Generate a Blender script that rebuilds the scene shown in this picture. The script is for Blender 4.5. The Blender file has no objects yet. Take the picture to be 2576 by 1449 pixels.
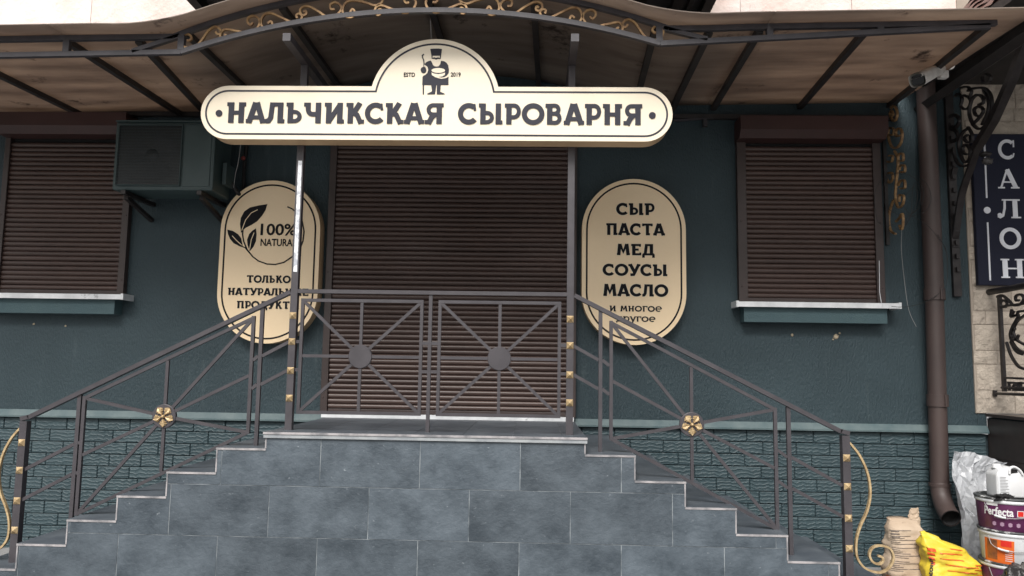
import bpy, bmesh, math, random
from mathutils import Vector, Matrix
from mathutils import noise as mn

random.seed(7)
S = bpy.context.scene
COL = S.collection
PI = math.pi

# ------------------------------------------------------------------ camera
CAM = Vector((0.6536, -4.6551, 1.5513))
YAW, PITCH, ROLL = 0.030819, 0.104457, 0.015245
FWD = Vector((-math.sin(YAW)*math.cos(PITCH), math.cos(YAW)*math.cos(PITCH), math.sin(PITCH)))
R0 = Vector((math.cos(YAW), math.sin(YAW), 0)); U0 = R0.cross(FWD)
RT = R0*math.cos(ROLL) + U0*math.sin(ROLL)
UP = -R0*math.sin(ROLL) + U0*math.cos(ROLL)
cam = bpy.data.cameras.new('camera'); camo = bpy.data.objects.new('camera', cam); COL.objects.link(camo)
M = Matrix((RT, UP, -FWD)).transposed().to_4x4(); M.translation = CAM
camo.matrix_world = M
cam.sensor_width = 36; cam.lens = 36*1930/2576; cam.clip_end = 500; cam.clip_start = 0.05
S.camera = camo

# ------------------------------------------------------------------ light
wd = bpy.data.worlds.new('World'); S.world = wd; wd.use_nodes = True
nt = wd.node_tree; nt.nodes.clear()
sky = nt.nodes.new('ShaderNodeTexSky'); sky.sky_type = 'NISHITA'; sky.sun_disc = False
SUN_EL, SUN_AZ = math.radians(47), math.radians(192)     # azimuth clockwise from +Y
sky.sun_elevation = SUN_EL; sky.sun_rotation = SUN_AZ; sky.air_density = 1.3; sky.dust_density = 5
hs = nt.nodes.new('ShaderNodeHueSaturation'); hs.inputs['Saturation'].default_value = 0.32
bg = nt.nodes.new('ShaderNodeBackground'); bg.inputs['Strength'].default_value = 0.06
wo = nt.nodes.new('ShaderNodeOutputWorld')
nt.links.new(sky.outputs[0], hs.inputs['Color']); nt.links.new(hs.outputs[0], bg.inputs[0]); nt.links.new(bg.outputs[0], wo.inputs[0])
sl = bpy.data.lights.new('sun', 'SUN'); sl.energy = 1.5; sl.angle = math.radians(28); sl.color = (1, .97, .93)
so = bpy.data.objects.new('sun', sl); COL.objects.link(so)
sd = Vector((math.sin(SUN_AZ)*math.cos(SUN_EL), math.cos(SUN_AZ)*math.cos(SUN_EL), math.sin(SUN_EL)))
so.rotation_euler = sd.to_track_quat('Z', 'Y').to_euler(); so.location = (0, -6, 12)
S.view_settings.view_transform = 'Standard'; S.view_settings.look = 'None'
S.view_settings.exposure = 1.15; S.view_settings.gamma = 1
S.cycles.max_bounces = 8; S.cycles.use_denoising = True

# survey helpers: where a sight line from the survey point meets a real plane
def _d(px, py): return FWD + RT*((px-1288)/1930) - UP*((py-724.5)/1930)
def at(px, py, Y):
    d = _d(px, py); return CAM + d*((Y-CAM.y)/d.y)
def atx(px, py, X):
    d = _d(px, py); return CAM + d*((X-CAM.x)/d.x)
def z1(x, y): return (x/2.8125, (1088+y/2.415)/1.1646)
def z5(x, y): return ((2450+x/2.1055)/1.1646, (1000+y/2.1055)/1.1646)
def z6(x, y): return ((600+x/2.416)/1.1646, (450+y/2.416)/1.1646)
def zo(x, y, ox=0, oy=0, s=2.415): return ((ox+x/s)/1.1646, (oy+y/s)/1.1646)

# ------------------------------------------------------------------ materials
MATS = {}
def mat(name, col, rough=.6, metal=0., col2=None, nscale=3., ndetail=5., stretch=(1, 1, 1), lo=.35, hi=.65,
        bump=0., bscale=60., bstretch=(1, 1, 1), bdist=.002, rand=0., spots=None, spec=.5, transl=None, rvar=0., rough_n=.55):
    m = bpy.data.materials.new(name); m.use_nodes = True; n = m.node_tree; N = n.nodes; L = n.links
    N.clear(); out = N.new('ShaderNodeOutputMaterial'); p = N.new('ShaderNodeBsdfPrincipled')
    p.inputs['Roughness'].default_value = rough; p.inputs['Metallic'].default_value = metal
    p.inputs['Specular IOR Level'].default_value = spec
    tc = N.new('ShaderNodeTexCoord'); oi = N.new('ShaderNodeObjectInfo')
    ad = N.new('ShaderNodeVectorMath'); ad.operation = 'ADD'
    sc = N.new('ShaderNodeVectorMath'); sc.operation = 'SCALE'; sc.inputs['Scale'].default_value = 17. if rand else 0.
    cb = N.new('ShaderNodeCombineXYZ')
    for i in range(3): L.new(oi.outputs['Random'], cb.inputs[i])
    L.new(cb.outputs[0], sc.inputs[0]); L.new(tc.outputs['Object'], ad.inputs[0]); L.new(sc.outputs[0], ad.inputs[1])
    def noise(scale, st, det=5., rg=rough_n):
        mp = N.new('ShaderNodeMapping'); mp.inputs['Scale'].default_value = st
        L.new(ad.outputs[0], mp.inputs[0])
        t = N.new('ShaderNodeTexNoise'); t.inputs['Scale'].default_value = scale; t.inputs['Detail'].default_value = det
        t.inputs['Roughness'].default_value = rg; L.new(mp.outputs[0], t.inputs['Vector']); return t
    c2 = col2 or tuple(c*.82 for c in col)
    t = noise(nscale, stretch, ndetail)
    r = N.new('ShaderNodeMapRange'); r.inputs[1].default_value = lo; r.inputs[2].default_value = hi; L.new(t.outputs[0], r.inputs[0])
    mx = N.new('ShaderNodeMix'); mx.data_type = 'RGBA'; mx.inputs[6].default_value = (*col, 1); mx.inputs[7].default_value = (*c2, 1)
    L.new(r.outputs[0], mx.inputs[0]); last = mx.outputs[2]
    if spots:
        sc_, st_, thr, scol, amt = spots
        t3 = noise(sc_, st_, 6., .7)
        r3 = N.new('ShaderNodeMapRange'); r3.inputs[1].default_value = thr; r3.inputs[2].default_value = thr+.08; r3.inputs[4].default_value = amt
        L.new(t3.outputs[0], r3.inputs[0])
        m3 = N.new('ShaderNodeMix'); m3.data_type = 'RGBA'; m3.inputs[7].default_value = (*scol, 1)
        L.new(last, m3.inputs[6]); L.new(r3.outputs[0], m3.inputs[0]); last = m3.outputs[2]
    if rand:
        hv = N.new('ShaderNodeHueSaturation'); rr = N.new('ShaderNodeMapRange')
        rr.inputs[3].default_value = 1-rand; rr.inputs[4].default_value = 1+rand
        L.new(oi.outputs['Random'], rr.inputs[0]); L.new(rr.outputs[0], hv.inputs['Value']); L.new(last, hv.inputs['Color']); last = hv.outputs[0]
    L.new(last, p.inputs['Base Color'])
    if rvar:
        r4 = N.new('ShaderNodeMapRange'); r4.inputs[3].default_value = rough-rvar; r4.inputs[4].default_value = rough+rvar
        L.new(t.outputs[0], r4.inputs[0]); L.new(r4.outputs[0], p.inputs['Roughness'])
    if bump:
        t2 = noise(bscale, bstretch, 4.)
        b = N.new('ShaderNodeBump'); b.inputs['Strength'].default_value = bump; b.inputs['Distance'].default_value = bdist
        L.new(t2.outputs[0], b.inputs['Height']); L.new(b.outputs[0], p.inputs['Normal'])
    sh = p.outputs[0]
    if transl:
        tb = N.new('ShaderNodeBsdfTranslucent'); ms = N.new('ShaderNodeMixShader'); ms.inputs[0].default_value = transl[1]
        mc = N.new('ShaderNodeMix'); mc.data_type = 'RGBA'; mc.blend_type = 'MULTIPLY'; mc.inputs[0].default_value = 1
        L.new(last, mc.inputs[6]); mc.inputs[7].default_value = (*transl[0], 1); L.new(mc.outputs[2], tb.inputs[0])
        L.new(sh, ms.inputs[1]); L.new(tb.outputs[0], ms.inputs[2]); sh = ms.outputs[0]
    L.new(sh, out.inputs[0]); MATS[name] = m; return m

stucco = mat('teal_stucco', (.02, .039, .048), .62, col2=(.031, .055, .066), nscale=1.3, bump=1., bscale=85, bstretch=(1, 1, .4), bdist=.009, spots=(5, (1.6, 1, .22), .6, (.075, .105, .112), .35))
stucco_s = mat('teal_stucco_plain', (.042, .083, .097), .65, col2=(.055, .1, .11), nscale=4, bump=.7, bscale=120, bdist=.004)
ledge_m = mat('teal_ledge', (.06, .1, .11), .6, col2=(.11, .15, .155), nscale=6, bump=.4, bscale=80)
mortar = mat('teal_joint', (.02, .035, .042), .8)
slate = mat('slate_tile', (.034, .047, .06), .52, col2=(.1, .124, .147), nscale=4.2, ndetail=12, lo=.34, hi=.7, rough_n=.68, stretch=(1, 1, 1.15), bump=.7, bscale=26, bstretch=(1, 1, 1.2), bdist=.007, rand=.15, rvar=.1,
            spots=(26, (1, 1, 1.3), .645, (.38, .42, .45), .45))
slate_t = mat('slate_tread', (.058, .07, .086), .5, col2=(.095, .11, .127), nscale=5, ndetail=8, bump=.3, bscale=30, rand=.08, spots=(14, (1, 1, 1), .66, (.3, .32, .34), .5))
edge_m = mat('pale_tile_edge', (.38, .36, .365), .7, col2=(.17, .17, .18), nscale=11, lo=.4, hi=.62, bump=.4, bscale=90)
nosing_m = mat('grey_cement', (.34, .36, .37), .8, col2=(.24, .26, .28), nscale=12, bump=.6, bscale=60, bdist=.004)
grout = mat('tile_grout', (.33, .36, .38), .85, col2=(.1, .12, .135), nscale=7, lo=.4, hi=.6)
concrete = mat('concrete_core', (.2, .2, .2), .9)
rail_m = mat('graphite_railing_paint', (.06, .055, .062), .45, col2=(.045, .041, .047), nscale=9, bump=.25, bscale=70, bdist=.001, spots=(32, (1, 1, 1), .72, (.3, .29, .3), .5))
truss_m = mat('dark_grey_truss_paint', (.062, .058, .067), .5, col2=(.042, .04, .046), nscale=8, bump=.2, bscale=60, bdist=.001)
rafter_m = mat('soot_grey_rafter_paint', (.035, .03, .03), .6, col2=(.02, .018, .018), nscale=8)
gold = mat('antique_gold_paint', (.4, .255, .12), .42, .35, col2=(.17, .09, .04), nscale=30, lo=.3, hi=.7, bump=.3, bscale=80, bdist=.001)
gold2 = mat('pale_gold_paint', (.58, .44, .25), .42, .3, col2=(.36, .25, .13), nscale=40, bump=.3, bscale=120, bdist=.001)
shut = mat('brown_shutter', (.072, .044, .037), .36, col2=(.056, .034, .029), nscale=7, stretch=(.4, 1, 1), bump=.12, bscale=130, bdist=.0006, rand=.1)
shut_box = mat('maroon_shutter_box', (.06, .027, .025), .5, col2=(.045, .022, .02), nscale=3)
shut_rail = mat('brown_guide_rail', (.05, .034, .032), .45, col2=(.04, .028, .026), nscale=9, spots=(40, (1, 1, 1), .72, (.3, .26, .22), .5))
white_m = mat('white_flashing', (.78, .8, .82), .4, col2=(.6, .62, .64), nscale=8, spots=(10, (1, 1, 1), .64, (.2, .21, .22), .7))
cream2 = mat('tan_cream_sign_face', (.9, .71, .47), .38, col2=(.88, .69, .45), nscale=40, lo=.2, hi=.8)
cream = mat('cream_sign_face', (.84, .745, .585), .38, col2=(.82, .725, .565), nscale=40, lo=.2, hi=.8, bump=.03, bscale=200)
tan = mat('tan_sign_side', (.68, .47, .28), .4, col2=(.6, .41, .24), nscale=4)
letter_m = mat('slate_letter', (.04, .041, .053), .6, col2=(.035, .035, .047), nscale=6, spec=.2)
ink = mat('black_letter', (.01, .01, .013), .6, spec=.15)
halo_m = mat('letter_edge', (.86, .78, .64), .5)
sheet_m = mat('brown_polycarbonate', (.42, .36, .31), .45, col2=(.26, .215, .185), nscale=3.2, ndetail=8, stretch=(.35, 1.6, 1), bump=.3, bscale=14, bstretch=(.15, 3, 1), bdist=.004,
              spots=(3.2, (1, .8, 1), .6, (.05, .035, .03), .85), transl=((1, .94, .89), .55))
pink = mat('pink_limestone', (.78, .62, .56), .85, col2=(.84, .77, .73), nscale=3, ndetail=9, bump=.8, bscale=24, bdist=.01, rand=.05, spots=(7, (1, 1, .5), .64, (.5, .35, .3), .6))
lime = mat('cream_limestone', (.56, .49, .41), .85, col2=(.42, .36, .3), nscale=7, ndetail=9, bump=1., bscale=16, bdist=.03, rand=.14, spots=(9, (1, 1, .5), .64, (.25, .17, .12), .5))
lime_j = mat('stone_joint', (.42, .36, .3), .9)
black_tile = mat('black_porch_tile', (.032, .025, .024), .35, col2=(.045, .035, .033), nscale=12, rand=.1, bump=.2, bscale=90, bdist=.001)
wrought = mat('black_wrought_iron', (.018, .015, .016), .4, .2, col2=(.035, .03, .03), nscale=16)
pipe_m = mat('brown_downpipe', (.068, .047, .043), .55, col2=(.048, .034, .032), nscale=5, stretch=(1, 1, .4), spots=(22, (1, 1, .5), .68, (.2, .17, .16), .5))
dark_in = mat('dark_inside', (.008, .008, .009), .9)
ac_m = mat('teal_painted_metal', (.035, .06, .063), .5, col2=(.045, .072, .075), nscale=5, spots=(40, (1, 1, 1), .74, (.5, .5, .5), .6))
ac_dark = mat('black_plastic', (.012, .014, .017), .4)
alu = mat('worn_white_tape', (.78, .8, .84), .35, .0, col2=(.4, .42, .46), nscale=30, lo=.45, hi=.6)
camw = mat('white_plastic', (.82, .81, .78), .4, col2=(.6, .59, .56), nscale=10)
balc_m = mat('balcony_grey_panel', (.055, .06, .07), .6, col2=(.04, .042, .05), nscale=4)
balc_b = mat('balcony_dark_beam', (.02, .018, .02), .6)
navy = mat('navy_sign_face', (.011, .013, .028), .6, spec=.2, col2=(.016, .018, .036), nscale=160, bump=.4, bscale=260, bdist=.001)
silver = mat('pale_grey_letter', (.82, .84, .9), .5)
ground_m = mat('pavement_concrete', (.3, .3, .3), .9, col2=(.2, .2, .2), nscale=5, bump=.6, bscale=40)
tile_roof = mat('brown_roof_tile', (.13, .06, .045), .5, col2=(.09, .04, .032), nscale=6)
foam_m = mat('beige_foam', (.5, .42, .3), .9)
cable_m = mat('black_cable', (.012, .012, .013), .5)
string_m = mat('grey_string', (.35, .35, .35), .6)

# ------------------------------------------------------------------ mesh helpers
class MB:
    def __init__(s): s.v = []; s.f = []; s.m = []; s.sm = []; s.mi = 0
    def add(s, vs, fs, smooth=False):
        o = len(s.v); s.v += [Vector(v) for v in vs]
        for f in fs: s.f.append([i+o for i in f]); s.m.append(s.mi); s.sm.append(smooth)
        return s
    def box(s, a, b):
        x0, y0, z0 = a; x1, y1, z1_ = b
        return s.add([(x0,y0,z0),(x1,y0,z0),(x1,y1,z0),(x0,y1,z0),(x0,y0,z1_),(x1,y0,z1_),(x1,y1,z1_),(x0,y1,z1_)],
                     [(0,3,2,1),(4,5,6,7),(0,1,5,4),(1,2,6,5),(2,3,7,6),(3,0,4,7)])
    def bar(s, a, b, w, h, up=(0, 1, 0)):
        a = Vector(a); b = Vector(b); t = (b-a).normalized(); u = Vector(up); r = t.cross(u)
        if r.length < 1e-4: r = t.cross(Vector((1, 0, 0)))
        r.normalize(); u = r.cross(t).normalized()
        vs = [q + r*(sx*w/2) + u*(sy*h/2) for q in (a, b) for sx, sy in ((-1,-1),(1,-1),(1,1),(-1,1))]
        return s.add(vs, [(3,2,1,0),(4,5,6,7),(0,1,5,4),(1,2,6,5),(2,3,7,6),(3,0,4,7)])
    def tube(s, pts, r, n=8, cap=True, rs=None):
        pts = [Vector(p) for p in pts]; vs = []; prev = None
        for i, p in enumerate(pts):
            t = (pts[min(i+1, len(pts)-1)] - pts[max(i-1, 0)]).normalized()
            u = prev if prev is not None else (Vector((0,0,1)) if abs(t.z) < .9 else Vector((1,0,0)))
            u = (u - t*u.dot(t)).normalized(); w = t.cross(u); prev = u
            rr = rs[i] if rs else r
            vs += [p + (u*math.cos(2*PI*k/n) + w*math.sin(2*PI*k/n))*rr for k in range(n)]
        fs = [(i*n+k, i*n+(k+1) % n, (i+1)*n+(k+1) % n, (i+1)*n+k) for i in range(len(pts)-1) for k in range(n)]
        s.add(vs, fs, True)
        if cap:
            a = vs[:n]; b = vs[-n:]; s.add(a, [tuple(range(n-1, -1, -1))]); s.add(b, [tuple(range(n))])
        return s
    def strip(s, pts, w, d, nrm):
        """flat bar following pts in a plane with normal nrm: w wide in the plane, d deep along nrm"""
        pts = [Vector(p) for p in pts]; N = Vector(nrm).normalized(); vs = []
        for i, p in enumerate(pts):
            t = (pts[min(i+1, len(pts)-1)] - pts[max(i-1, 0)]).normalized(); r = t.cross(N).normalized()
            vs += [p+r*w/2+N*d/2, p-r*w/2+N*d/2, p-r*w/2-N*d/2, p+r*w/2-N*d/2]
        fs = [(i*4+k, i*4+(k+1) % 4, i*4+4+(k+1) % 4, i*4+4+k) for i in range(len(pts)-1) for k in range(4)]
        e = (len(pts)-1)*4; fs += [(3,2,1,0), (e, e+1, e+2, e+3)]
        return s.add(vs, fs)
    def prism(s, poly, y0, y1, side=None):
        """polygon of (x,z) extruded from y0 to y1 (y0 is the front)"""
        n = len(poly); ar = sum(poly[i][0]*poly[(i+1) % n][1]-poly[(i+1) % n][0]*poly[i][1] for i in range(n))
        if ar < 0: poly = poly[::-1]
        vs = [(x, y0, z) for x, z in poly] + [(x, y1, z) for x, z in poly]
        s.add(vs, [tuple(range(n)), tuple(range(2*n-1, n-1, -1))])
        if side is not None: k = s.mi; s.mi = side
        s.f += [[len(s.v)-2*n+i, len(s.v)-n+i, len(s.v)-n+(i+1) % n, len(s.v)-2*n+(i+1) % n] for i in range(n)]
        s.m += [s.mi]*n; s.sm += [False]*n
        if side is not None: s.mi = k
        return s
    def lathe(s, prof, c, axis='Z', n=32, smooth=True, a0=0, a1=2*PI):
        full = abs(a1-a0-2*PI) < 1e-6; m = n if full else n+1; vs = []
        for r, h in prof:
            for k in range(m):
                a = a0+(a1-a0)*k/n
                q = Vector((r*math.cos(a), r*math.sin(a), h)) if axis == 'Z' else Vector((r*math.cos(a), -h, r*math.sin(a)))
                vs.append(Vector(c)+q)
        fs = []
        for i in range(len(prof)-1):
            for k in range(n):
                k2 = (k+1) % m if full else k+1
                fs.append((i*m+k, i*m+k2, (i+1)*m+k2, (i+1)*m+k))
        return s.add(vs, fs, smooth)
    def build(s, name, mats, parent=None, **pr):
        off = Vector((0, 0, 0)); q = parent
        while q is not None: off += q.location; q = q.parent
        me = bpy.data.meshes.new(name); me.from_pydata([v-off for v in s.v], [], s.f)
        for m in (mats if isinstance(mats, (list, tuple)) else [mats]): me.materials.append(m)
        me.polygons.foreach_set('material_index', s.m); me.polygons.foreach_set('use_smooth', s.sm); me.update()
        if pr.pop('fix', True):
            b = bmesh.new(); b.from_mesh(me); bmesh.ops.recalc_face_normals(b, faces=b.faces); b.to_mesh(me); b.free()
        o = bpy.data.objects.new(name, me); COL.objects.link(o); o.parent = parent
        for k, v in pr.items(): o[k] = v
        return o
def bevel(o, w, seg=2):
    b = bmesh.new(); b.from_mesh(o.data)
    bmesh.ops.bevel(b, geom=list(b.edges), offset=w, segments=seg, affect='EDGES', profile=.6); b.to_mesh(o.data); b.free(); return o
def thing(name, loc, label, cat, group=None):
    o = bpy.data.objects.new(name, None); COL.objects.link(o); o.location = loc; o.empty_display_size = .1
    o['label'] = label; o['category'] = cat
    if group: o['group'] = group
    return o
def again(o, loc, parent=None):
    c = o.copy(); COL.objects.link(c); c.location = loc
    if parent: c.parent = parent
    return c
def smooth_path(pts, n=6):
    pts = [Vector(p) for p in pts]; out = []
    for i in range(len(pts)-1):
        a = pts[max(i-1, 0)]; b = pts[i]; c = pts[i+1]; d = pts[min(i+2, len(pts)-1)]
        for k in range(n):
            t = k/n
            out.append(.5*((2*b)+(c-a)*t+(2*a-5*b+4*c-d)*t*t+(3*b-a-3*c+d)*t**3))
    return out+[pts[-1]]
def text_mesh(body, size, sx=1., bold=0., align='CENTER'):
    cu = bpy.data.curves.new('t', 'FONT'); cu.body = body; cu.size = size; cu.offset = bold; cu.extrude = 0; cu.align_x = align
    cu.resolution_u = 3
    o = bpy.data.objects.new('t', cu); COL.objects.link(o); dg = bpy.context.evaluated_depsgraph_get()
    me = bpy.data.meshes.new_from_object(o.evaluated_get(dg))
    vs = [(v.co.x*sx, v.co.y) for v in me.vertices]; fs = [tuple(p.vertices) for p in me.polygons]
    bpy.data.objects.remove(o); bpy.data.meshes.remove(me); return vs, fs

WALL = 1.40; G = 0.10; PT = 1.15

# ================================================================== SETTING
MB().box((-40, -30, G-.4), (40, 30, G)).build('ground', ground_m, kind='structure')

# ================================================================== SHOP BUILDING
shop = thing('shop_building', (0, WALL, 0), 'teal stuccoed shop front with brick pattern plinth behind the staircase and canopy', 'building')
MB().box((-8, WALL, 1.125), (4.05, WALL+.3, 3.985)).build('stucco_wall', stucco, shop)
MB().box((-8, WALL+.012, 0), (4.15, WALL+.3, 1.1)).build('plinth_backing', mortar, shop)
# sloped ledge that closes the plinth
m = MB(); P_ = [(WALL+.02, 1.172), (WALL-.006, 1.17), (WALL-.034, 1.125), (WALL-.034, 1.112), (WALL+.02, 1.108)]
m.add([(x, y, z) for x in (-8, 4.118) for y, z in P_], [(0,1,2,3,4), (9,8,7,6,5)]+[(i, i+5, (i+1) % 5+5, (i+1) % 5) for i in range(5)])
m.build('plinth_ledge', ledge_m, shop)
MB().box((4.05, WALL-.004, 1.16), (4.118, WALL+.3, 1.27)).build('stucco_patch', stucco, shop)

# relief bricks
brick_m = mat('teal_brick_relief', (.031, .056, .066), .55, col2=(.041, .07, .08), nscale=4, rand=.06)
n = brick_m.node_tree; N = n.nodes; L = n.links
pb = [q for q in N if q.type == 'BSDF_PRINCIPLED'][0]; vec = [q for q in N if q.type == 'VECT_MATH' and q.operation == 'ADD'][0]
mpn = N.new('ShaderNodeMapping'); mpn.inputs['Scale'].default_value = (1, 1, .45); L.new(vec.outputs[0], mpn.inputs[0])
nz = N.new('ShaderNodeTexNoise'); nz.inputs['Scale'].default_value = 20; nz.inputs['Detail'].default_value = 1.5; L.new(mpn.outputs[0], nz.inputs['Vector'])
cz = N.new('ShaderNodeMapRange'); cz.inputs[1].default_value = .25; cz.inputs[2].default_value = .75; cz.inputs[3].default_value = -.013; cz.inputs[4].default_value = .013; L.new(nz.outputs[0], cz.inputs[0])
cx3 = N.new('ShaderNodeCombineXYZ'); L.new(cz.outputs[0], cx3.inputs[2])
av = N.new('ShaderNodeVectorMath'); av.operation = 'ADD'; L.new(vec.outputs[0], av.inputs[0]); L.new(cx3.outputs[0], av.inputs[1])
wv = N.new('ShaderNodeTexWave'); wv.bands_direction = 'Z'; wv.inputs['Scale'].default_value = 11.5; wv.inputs['Distortion'].default_value = 0
L.new(av.outputs[0], wv.inputs[0])
pw = N.new('ShaderNodeMath'); pw.operation = 'POWER'; pw.inputs[1].default_value = 3; L.new(wv.outputs[1], pw.inputs[0])
bp = N.new('ShaderNodeBump'); bp.inputs['Strength'].default_value = .46; bp.inputs['Distance'].default_value = .007
L.new(pw.outputs[0], bp.inputs['Height']); L.new(bp.outputs[0], pb.inputs['Normal'])
BW, BH, J = .2545, .0928, .005
def brick_mesh(w):
    a, b, e = w/2-J/2, BH/2-J/2, .005
    mm = MB(); mm.add([(-a,0,-b),(a,0,-b),(a,0,b),(-a,0,b),(-a+e,-.011,-b+e),(a-e,-.011,-b+e),(a-e,-.011,b-e),(-a+e,-.011,b-e),
                       (-a,-.007,-b),(a,-.007,-b),(a,-.007,b),(-a,-.007,b)],
                      [(4,5,6,7),(8,9,5,4),(9,10,6,5),(10,11,7,6),(11,8,4,7),(0,1,9,8),(1,2,10,9),(2,3,11,10),(3,0,8,11)])
    return mm
proto = {}
def place_brick(x0, x1, zc):
    w = round(x1-x0, 3)
    if w < .03: return
    if w not in proto:
        o = brick_mesh(w).build('brick', brick_m); o.parent = shop; proto[w] = o
    else:
        o = proto[w].copy(); COL.objects.link(o)
    o.location = ((x0+x1)/2, .012+random.uniform(-.0012, .0012), zc)
STEP, RISE = .295, .147
def stair_top(x):
    ax = abs(x+.0)
    if ax <= .96: return PT
    k = int((ax-.96)/STEP)
    return 1.05-RISE*k if 1.05-RISE*k > G else 0
for r in range(12):
    zc = 1.108-BH*(r+.5); offx = (.105 if r % 2 else .0) + .02*math.sin(r*2.1)
    x = -4.32+offx
    while x < 4.11:
        a, b = x, x+BW
        b2 = min(b, 4.11)
        if 3.86 < b2 < 4.1 and 4.11-b2 < .06: b2 = 4.11
        top = max(0, min(stair_top(a), stair_top(b2)))
        if zc+BH/2 > top and b2 > -3.95 and not (b2 <= a+.04): place_brick(a, b2, zc)
        x = b

# window sills
def sill(x0, x1, zt, tilt=0):
    b = MB().box((x0+.02, WALL-.115, zt-.155), (x1-.03, WALL+.005, zt-.03)).build('window_sill', stucco_s, shop)
    f = MB(); f.box((x0-.045, WALL-.155, zt-.03), (x1+.055, WALL+.005, zt-.004)); f.box((x0-.045, WALL-.16, zt-.042), (x1+.055, WALL-.155, zt-.002))
    f.box((x0-.05, WALL-.163, zt-.044), (x0-.03, WALL, zt+.004)); f.box((x1+.04, WALL-.163, zt-.044), (x1+.06, WALL, zt+.004))
    f.build('flashing', white_m, b)
sill(2.24, 3.375, 2.09); sill(-3.72, -2.635, 2.085)
def blob(c, r, name, mt, parent, n=10, sq=(1, 1, 1), amp=.4, seed=0):
    mm = MB(); vs = []; fs = []
    for i in range(n+1):
        for k in range(n*2):
            th = PI*i/n; ph = PI*k/n
            d = Vector((math.sin(th)*math.cos(ph), math.sin(th)*math.sin(ph), math.cos(th)))
            q = r*(1+amp*mn.noise(d*2.3+Vector((seed, 0, 0)))+amp*.5*mn.noise(d*6+Vector((0, seed, 0))))
            vs.append(Vector(c)+Vector((d.x*sq[0], d.y*sq[1], d.z*sq[2]))*q)
    for i in range(n):
        for k in range(n*2): fs.append((i*2*n+k, i*2*n+(k+1) % (2*n), (i+1)*2*n+(k+1) % (2*n), (i+1)*2*n+k))
    return mm.add(vs, fs, True).build(name, mt, parent)
for i, (px, py, r) in enumerate(((85, 815, .008), (165, 820, .008), (1993, 843, .011), (2103, 847, .02), (2112, 838, .008), (2096, 854, .006))):
    blob(at(px, py, WALL-.004), r, 'foam_plug', foam_m, shop, 5, (1, .5, 1), .7, i)

# upper facade: large pink stone panels
MB().box((-9, WALL+.02, 3.986), (9, WALL+.3, 9)).build('upper_wall', pink, shop)
prow = 3.99; r = 0
while prow < 7.0:
    h = .62; x = -7.6+(.45 if r % 2 else 0)
    while x < 7:
        if prow < 5.6 and -5 < x < 5: MB().box((x+.002, WALL-.002+random.uniform(-.001, .001), prow+.002), (x+.898, WALL+.03, prow+h-.002)).build('stone_panel', pink, shop)
        x += .9
    prow += h; r += 1
MB().box((-9, WALL-.001, 5.851), (9, WALL+.02, 9)).build('upper_wall', pink, shop)
# balcony above the canopy; unseen outer part lengthened to shade the roof sheets
bal = MB().box((-1.9, -.55, 4.24), (1.9, WALL-.003, 4.32)).build('balcony', balc_m, shop)
MB().box((-1.9, -.54, 4.322), (-1.84, WALL-.004, 5.3)).box((1.84, -.54, 4.322), (1.9, WALL-.004, 5.3)).box((-1.838, -.54, 4.322), (1.838, -.48, 5.3)).build('balcony_parapet', balc_m, bal)
for x in (-1.9, -1.45, -1.0, -.5, 0, .5, .82, 1.1, 1.38, 1.62, 1.84):
    w = .07 if abs(x) > 1.5 else .05
    MB().box((x, -.55, 4.17 if abs(x) > 1.8 else 4.19), (x+w, WALL-.005, 4.238)).build('joist', balc_b, bal)
for x in (-1.7, -1.25, 1.28, 1.74): MB().box((x, -.54, 4.205), (x+.03, WALL-.006, 4.239)).build('joist', balc_b, bal)

# ================================================================== STAIRCASE
st = thing('staircase', (0, .7, G), 'double flight entrance staircase clad in blue grey slate tiles with pale edges', 'staircase')
HW = .96
bounds = [(-HW, HW, PT)]
for k in range(7):
    z = 1.05-RISE*k
    if z > G: bounds += [(HW+STEP*k, HW+STEP*(k+1), z), (-HW-STEP*(k+1), -HW-STEP*k, z)]
bounds.sort()
# core
core = []
for a, b, z in bounds: core += [(a+.012, z-.016), (b-.012, z-.016)] if False else []
for a, b, z in bounds:
    inner = .014
    MB().box((a+.0005, .012, G-.05), (b-.0005, WALL-.003, z-.014)).build('core', concrete, st)
def ztop(x):
    for a, b, z in bounds:
        if a-1e-6 <= x < b-1e-6: return z
    return bounds[-1][2]
xs_all = sorted({round(b[0], 4) for b in bounds} | {round(bounds[-1][1], 4)})
XL, XR = xs_all[0], xs_all[-1]
X0 = -1.525      # grid origin of the front cladding joints
rows = [(.83, 1.2, .3), (.53, .83, 0.), (.23, .53, .3), (-.07, .23, 0.)]
for z0, z1_, o in rows:
    k = math.floor((XL-X0-o)/.6)
    x = X0+o+.6*k
    while x < XR:
        a, b = max(x, XL), min(x+.6, XR)
        if b-a > .01:
            cuts = [a]+[q for q in xs_all if a+.001 < q < b-.001]+[b]; g = .0022
            top = []
            for i in range(len(cuts)-1):
                zt = min(z1_-g, ztop((cuts[i]+cuts[i+1])/2)-(.040 if abs(cuts[i]+cuts[i+1])/2 < HW else .012))
                l = cuts[i]+(g if i == 0 else 0); rr = cuts[i+1]-(g if i == len(cuts)-2 else 0)
                # keep the cladding flush with the riser on the side where the flight drops
                top += [(l, zt), (rr, zt)]
            segs = [t for t in range(0, len(top), 2) if top[t][1] > max(z0, G)+.015]
            if segs:
                # contiguous columns only
                pts = []
                for t in segs:
                    pts += [top[t], top[t+1]]
                base = max(z0+g, G)
                poly = [(pts[0][0], base), (pts[-1][0], base)]+pts[::-1]
                cl = []
                for q in poly:
                    if not cl or (abs(q[0]-cl[-1][0]) > 1e-6 or abs(q[1]-cl[-1][1]) > 1e-6): cl.append(q)
                MB().prism(cl, random.uniform(-.0022, -.0008), .0105).build('tile', slate, st)
        x += .6
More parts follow.
